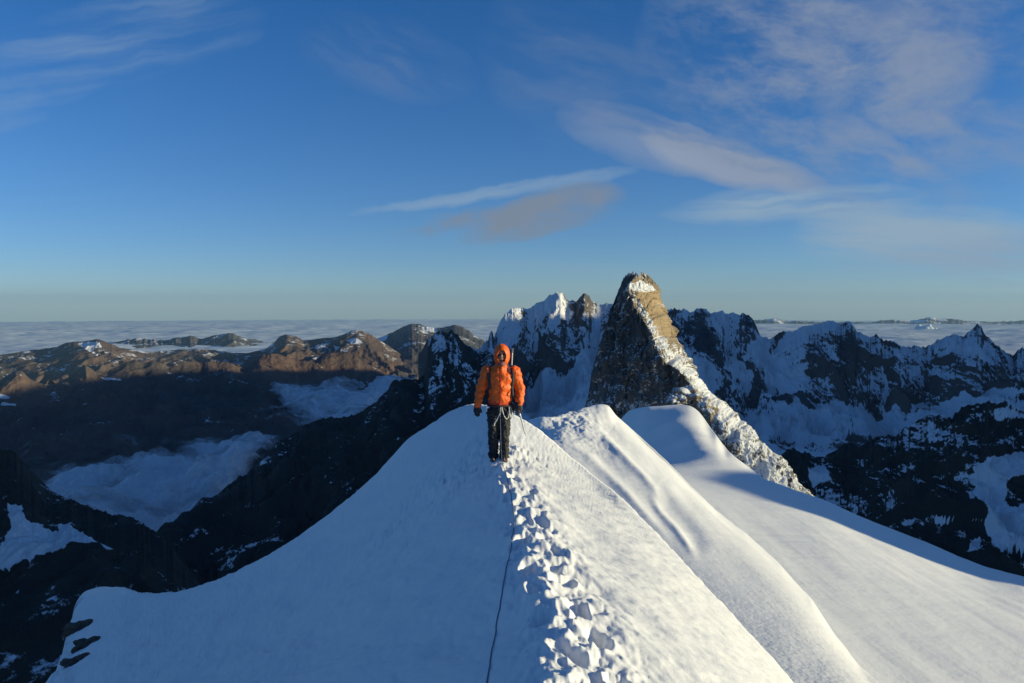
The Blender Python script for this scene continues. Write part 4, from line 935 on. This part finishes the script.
# ---- ice axes: one strapped to the pack beside the hood, one held low in the hand
def axe(p_head, p_tip, label, headscale=1.):
    """root at the shaft foot; shaft, head with pick and adze, spike"""
    root = bpy.data.objects.new('ice_axe', None); COL.objects.link(root); root.location = person.location
    tag(root, label, 'ice axe')
    d = (p_tip-p_head).normalized(); hb = bmesh.new(); tube(hb, [p_head.lerp(p_tip, t) for t in (0, .25, .5, .75, 1)], .0105); bm_obj('shaft', hb, C_WEB, root)
    hb = bmesh.new(); sd_ = Vector((0, -1, 0)); sd_ = (sd_-d*sd_.dot(d)).normalized()
    tube(hb, [p_head+sd_*(-.075)+d*.006, p_head+sd_*(-.03), p_head, p_head+sd_*.06+d*.003, p_head+sd_*.12+d*.022, p_head+sd_*.165+d*.05], lambda t: .011*(1-.75*abs(t-.35)))
    bm_obj('pick', hb, C_STEEL, root)
    hb = bmesh.new(); bmesh.ops.create_cube(hb, size=1, matrix=Matrix.Translation(p_head-sd_*.085+d*.008)@Matrix.Diagonal((.05, .035, .006, 1))); bm_obj('adze', hb, C_STEEL, root, False)
    hb = bmesh.new(); tube(hb, [p_tip, p_tip+d*.05], lambda t: .009*(1-.9*t)); bm_obj('spike', hb, C_STEEL, root)
    return root
axe(lp(518.9, 408.3, .075), lp(525, 432, .05), "ice axe held low in the climber's gloved hand, its pale shaft against the snow")
axe(lp(512.6, 349, -.20), lp(510.2, 393, -.30), "ice axe strapped upright to the backpack, showing beside the hood")
# ---- rope: from the waist down and back along the shaded side towards the camera
def rope():
    pts = [lp(500.8, 407, .17)+person.location, lp(500.6, 418, .20)+person.location, lp(501, 433, .22)+person.location, lp(501.5, 448, .26)+person.location]
    for u, v in ((503, 466), (507, 478), (511, 494), (513.5, 512), (513.5, 528), (511.5, 541), (506.2, 570), (500.8, 600), (495.4, 632), (490, 665), (485, 697), (481, 725)):
        x_, y_, z_ = ray_hit(u, v, GZ); pts.append(Vector((x_, y_, z_+.003)))
    hb = bmesh.new(); fine = []
    for i in range(len(pts)-1):
        p0, p1, p2, p3 = pts[max(i-1, 0)], pts[i], pts[i+1], pts[min(i+2, len(pts)-1)]
        for k in range(12):
            t = k/12; q = .5*((2*p1)+(-p0+p2)*t+(2*p0-5*p1+4*p2-p3)*t*t+(-p0+3*p1-3*p2+p3)*t**3)
            if i >= 4: q = q+Vector((.003*math.sin(i*1.7+k*.3), 0, 0)); q.z = ground_z(q.x, q.y)+.004
            fine.append(q)
    tube(hb, fine, .0034, 8); o = bm_obj('rope', hb, cloth('rope_sheath', (.20, .25, .34), .8, .4, 120, .5)); tag(o, 'thin grey-blue rope running over the shaded snow from the climber towards the viewer', 'rope')
rope()
SKY_TINT = (.38, .95, 1.36); HOR_TINT = (.97, .96, 1.02); CLB = 1.0; SKY_STR = .10; SUN_STR = 5.0; HAZE = 6.5e-6; EXPO = .15
# ================================================================== SKY, SUN, AIR
w = bpy.data.worlds.new("World"); sc.world = w; w.use_nodes = True
nt = w.node_tree; bgn = nt.nodes['Background']
sky = nt.nodes.new('ShaderNodeTexSky'); sky.sky_type = 'NISHITA'; sky.sun_disc = False
sky.sun_elevation = SUN_EL; sky.sun_rotation = SUN_AZ; sky.altitude = 3500; sky.air_density = 1.0; sky.dust_density = .35; sky.ozone_density = 3.
tc = nt.nodes.new('ShaderNodeTexCoord'); D = tc.outputs['Generated']
sx = nt.nodes.new('ShaderNodeSeparateXYZ'); L(nt, D, sx.inputs[0])
az = math_(nt, 'ARCTAN2', sx.outputs[0], sx.outputs[1]); el = math_(nt, 'ARCSINE', sx.outputs[2])
def azel(u, v):
    X_, S_ = XS(u, v); a = math.atan(X_); return a, math.atan(S_*math.cos(a))
vm = nt.nodes.new('ShaderNodeCombineXYZ'); L(nt, az, vm.inputs[0]); L(nt, el, vm.inputs[1]); AE = vm.outputs[0]
def warped(scale, amt, seed):
    n = nt.nodes.new('ShaderNodeTexNoise'); n.inputs['Scale'].default_value = scale; n.inputs['Detail'].default_value = 5; n.inputs['Roughness'].default_value = .55
    mp = nt.nodes.new('ShaderNodeVectorMath'); mp.operation = 'ADD'; L(nt, AE, mp.inputs[0]); mp.inputs[1].default_value = (seed, seed*.7, 0); L(nt, mp.outputs[0], n.inputs['Vector'])
    s = nt.nodes.new('ShaderNodeVectorMath'); s.operation = 'MULTIPLY_ADD'; L(nt, n.outputs['Color'], s.inputs[0]); s.inputs[1].default_value = (amt, amt*.5, 0)
    sub = nt.nodes.new('ShaderNodeVectorMath'); sub.operation = 'SUBTRACT'; L(nt, AE, sub.inputs[0]); sub.inputs[1].default_value = (amt/2, amt*.25, 0)
    L(nt, sub.outputs[0], s.inputs[2]); return s.outputs[0]
WA = warped(7, .09, 3.1); WB = warped(20, .034, 8.3)
def streaks(vec, rot, sx_, sy_, scale, seed, detail=6, rough=.6):
    """noise stretched along a direction rotated by rot in azimuth/elevation"""
    m_ = nt.nodes.new('ShaderNodeMapping'); m_.vector_type = 'POINT'; m_.inputs['Rotation'].default_value = (0, 0, -rot); m_.inputs['Scale'].default_value = (1, 1, 1); L(nt, vec, m_.inputs[0])
    k = nt.nodes.new('ShaderNodeVectorMath'); k.operation = 'MULTIPLY_ADD'; L(nt, m_.outputs[0], k.inputs[0]); k.inputs[1].default_value = (sx_, sy_, 1); k.inputs[2].default_value = (seed, seed*1.3, 0)
    return noise_tex(nt, scale, detail, rough, k.outputs[0])
def blob(vec, p0, p1, width, power=1., taper=0.):
    """soft elongated cloud between two image points; width in degrees-ish (radians); returns 0..1"""
    a0, e0 = azel(*p0); a1, e1 = azel(*p1); mx, my = (a0+a1)/2, (e0+e1)/2; ln = math.hypot(a1-a0, e1-e0)/2; rot = math.atan2(e1-e0, a1-a0)
    sub = nt.nodes.new('ShaderNodeVectorMath'); sub.operation = 'SUBTRACT'; L(nt, vec, sub.inputs[0]); sub.inputs[1].default_value = (mx, my, 0)
    m_ = nt.nodes.new('ShaderNodeVectorRotate'); m_.rotation_type = 'Z_AXIS'; m_.inputs['Angle'].default_value = -rot; L(nt, sub.outputs[0], m_.inputs['Vector'])
    s2 = nt.nodes.new('ShaderNodeSeparateXYZ'); L(nt, m_.outputs[0], s2.inputs[0])
    X_ = math_(nt, 'DIVIDE', s2.outputs[0], ln)
    if taper: wd = math_(nt, 'MULTIPLY_ADD', X_, taper*width, width)
    else: wd = width
    Y_ = math_(nt, 'DIVIDE', s2.outputs[1], wd)
    r2 = math_(nt, 'ADD', math_(nt, 'POWER', math_(nt, 'ABSOLUTE', X_), 2.6), math_(nt, 'MULTIPLY', Y_, Y_))
    return math_(nt, 'POWER', math_(nt, 'SUBTRACT', 1.0, r2, clamp=True), power), Y_
px = 1/F
col = sky.outputs[0]
tf = math_(nt, 'MULTIPLY', el, 1/R(20), clamp=True)
tf = math_(nt, 'POWER', tf, .75)
tint = mixc(nt, tf, HOR_TINT, SKY_TINT)
tz = math_(nt, 'MULTIPLY_ADD', el, 1/R(30), -24/30, clamp=True)
tint = mixc(nt, tz, tint, (1.05, 1.12, 1.2))
hue = nt.nodes.new('ShaderNodeMix'); hue.data_type = 'RGBA'; hue.blend_type = 'MULTIPLY'; hue.inputs[0].default_value = 1; L(nt, col, hue.inputs[6]); L(nt, tint, hue.inputs[7]); col = hue.outputs[2]
WHITE = tuple(c*CLB for c in (2.5, 3.5, 4.6)); GREY = tuple(c*CLB for c in (2.0, 2.5, 3.5)); PINK = tuple(c*CLB for c in (1.75, 2.2, 2.95)); WARM = tuple(c*CLB for c in (2.35, 2.8, 3.7))
def lay(col, mask, c, k):
    return mixc(nt, math_(nt, 'MULTIPLY', mask, k, clamp=True), col, c)
def mul(a, b): return math_(nt, 'MULTIPLY', a, b)
def thr(n, lo, hi):
    m_ = N(nt, 'ShaderNodeMapRange'); m_.interpolation_type = 'SMOOTHSTEP'; L(nt, n, m_.inputs[0]); m_.inputs[1].default_value = lo; m_.inputs[2].default_value = hi; return m_.outputs[0]
# broad cirrus veil, upper right
b_, _ = blob(WA, (650, 10), (1060, 120), .17, .8)
s_ = streaks(WB, R(-14), 3, 7, 3.4, 5.0, 10, .66); col = lay(col, mul(b_, thr(s_, .38, .70)), WARM, .7)
b_, _ = blob(WA, (790, 60), (990, 85), .075, .9); s_ = streaks(WB, R(12), 5, 9, 2.2, 9.0, 10, .64); col = lay(col, mul(b_, thr(s_, .28, .66)), WARM, .8)
b_, _ = blob(WA, (720, -10), (1000, 20), .05, .9); col = lay(col, mul(b_, thr(streaks(WB, R(-5), 3, 14, 2, 12.0, 8), .3, .7)), WARM, .45)
# wisp right of centre
b_, _ = blob(WB, (815, 122), (952, 178), .020, .8, -.35); col = lay(col, mul(b_, thr(streaks(WB, R(-20), 6, 26, 1.5, 15.0, 8), .25, .65)), WARM, .68)
b_, _ = blob(WA, (950, 110), (1060, 190), .03, .8); col = lay(col, mul(b_, thr(streaks(WB, R(-20), 5, 20, 1.5, 18.0, 8), .35, .7)), WARM, .35)
# thin streaks low right
b_, _ = blob(WA, (660, 212), (930, 196), .022, .8); col = lay(col, mul(b_, thr(streaks(WB, R(2), 2, 26, 2, 22.0, 8), .28, .62)), WHITE, .9)
b_, _ = blob(WA, (790, 225), (1080, 262), .045, .8); col = lay(col, mul(b_, thr(streaks(WB, R(-6), 1.6, 20, 2.2, 25.0, 9), .28, .62)), WHITE, 1.15)
b_, _ = blob(WB, (900, 278), (1080, 252), .006, .8); col = lay(col, mul(b_, thr(streaks(WB, R(4), 2, 20, 2, 26.0, 8), .2, .7)), WHITE, .4)
b_, _ = blob(WB, (470, 262), (720, 274), .006, .8); col = lay(col, mul(b_, thr(streaks(WB, R(-2), 2, 20, 2, 28.0, 8), .2, .7)), WHITE, .25)
# upper left wisps
b_, _ = blob(WA, (-60, 90), (260, 2), .042, .8); col = lay(col, mul(b_, thr(streaks(WB, R(16), 1.8, 20, 2.4, 31.0, 8), .34, .75)), WHITE, .42)
b_, _ = blob(WA, (-60, 115), (40, 100), .03, .8); col = lay(col, mul(b_, thr(streaks(WB, R(20), 3, 20, 2, 33.0, 8), .3, .75)), WHITE, .4)
b_, _ = blob(WA, (290, 30), (480, 80), .05, .8); col = lay(col, mul(b_, thr(streaks(WB, R(-22), 3, 14, 2, 36.0, 8), .38, .78)), WARM, .3)
b_, _ = blob(WA, (480, 20), (680, 120), .08, .8); col = lay(col, mul(b_, thr(streaks(WB, R(-15), 2.5, 10, 2, 39.0, 8), .36, .78)), GREY, .38)
# long white streak
b_, _ = blob(WB, (345, 215), (650, 166), .0095, .9, .25); s_ = streaks(WB, R(9), 6, 60, 1.2, 42.0, 8); col = lay(col, mul(b_, thr(s_, .12, .62)), WHITE, .65)
# pinkish grey cloud under it
b_, yy_ = blob(WA, (405, 240), (640, 182), .040, .75, .1); s_ = streaks(WB, R(14), 5, 14, 1.6, 45.0, 8, .55); mk = mul(b_, thr(s_, .18, .58))
b2, _ = blob(WB, (455, 238), (628, 190), .028, .7, .1); col = lay(col, mul(b2, thr(s_, .20, .62)), PINK, 1.35)
# large grey cloud
b_, yy_ = blob(WB, (555, 112), (834, 189), .031, .6, -.35); s_ = streaks(WB, R(-15), 4, 18, 1.5, 48.0, 8, .55)
shade = mixc(nt, math_(nt, 'MULTIPLY_ADD', yy_, .5, .5, clamp=True), WARM, GREY)
g2 = mixc(nt, math_(nt, 'MULTIPLY_ADD', s_, 2., -.6, clamp=True), GREY, tuple(c*1.25 for c in GREY))
b3, _ = blob(WA, (640, 130), (850, 192), .06, .6); b_ = mul(b_, math_(nt, 'MULTIPLY_ADD', b3, .9, .55)); col = lay(col, mul(b_, thr(s_, .18, .56)), g2, 1.0)
# ragged grey tail of the small cloud
b_, _ = blob(WA, (385, 236), (500, 214), .016, .8); col = lay(col, mul(b_, thr(streaks(WB, R(10), 8, 16, 2, 58.0, 9, .62), .38, .62)), PINK, .8)
L(nt, col, bgn.inputs[0]); bgn.inputs[1].default_value = SKY_STR
sd = bpy.data.lights.new('sun', 'SUN'); sd.energy = SUN_STR; sd.angle = R(.5); sd.color = (1., .89, .56)
so = bpy.data.objects.new('sun', sd); COL.objects.link(so)
dsun = Vector((math.sin(SUN_AZ)*math.cos(SUN_EL), math.cos(SUN_AZ)*math.cos(SUN_EL), math.sin(SUN_EL)))
so.rotation_euler = dsun.to_track_quat('Z', 'Y').to_euler(); so.location = (50, -20, 30)
if HAZE > 0:
    bm = bmesh.new(); bmesh.ops.create_cube(bm, size=1, matrix=Matrix.Translation((0, 45000, -1050))@Matrix.Diagonal((340000, 200000, 5500, 1)))
    hm = bpy.data.materials.new('haze'); hm.use_nodes = True; hn = hm.node_tree; hn.nodes.remove(hn.nodes['Principled BSDF'])
    pv = hn.nodes.new('ShaderNodeVolumePrincipled'); pv.inputs['Color'].default_value = (.42, .72, 1, 1); pv.inputs['Density'].default_value = HAZE; pv.inputs['Anisotropy'].default_value = .1
    L(hn, pv.outputs[0], hn.nodes['Material Output'].inputs['Volume'])
    ho = bm_obj('haze', bm, hm, smooth=False); ho['kind'] = 'stuff'; ho['label'] = 'thin bluish air between the ridge and the horizon'; ho['category'] = 'haze'
cam = bpy.data.cameras.new('camera'); cam.lens = LENS; cam.sensor_width = 36; cam.clip_start = .1; cam.clip_end = 500000
co_ = bpy.data.objects.new('camera', cam); COL.objects.link(co_); co_.rotation_euler = (math.pi/2-TH, 0, 0); sc.camera = co_
sc.render.resolution_x, sc.render.resolution_y = W, H
sc.view_settings.view_transform = 'Standard'; sc.view_settings.look = 'None'; sc.view_settings.gamma = 1; sc.view_settings.exposure = EXPO
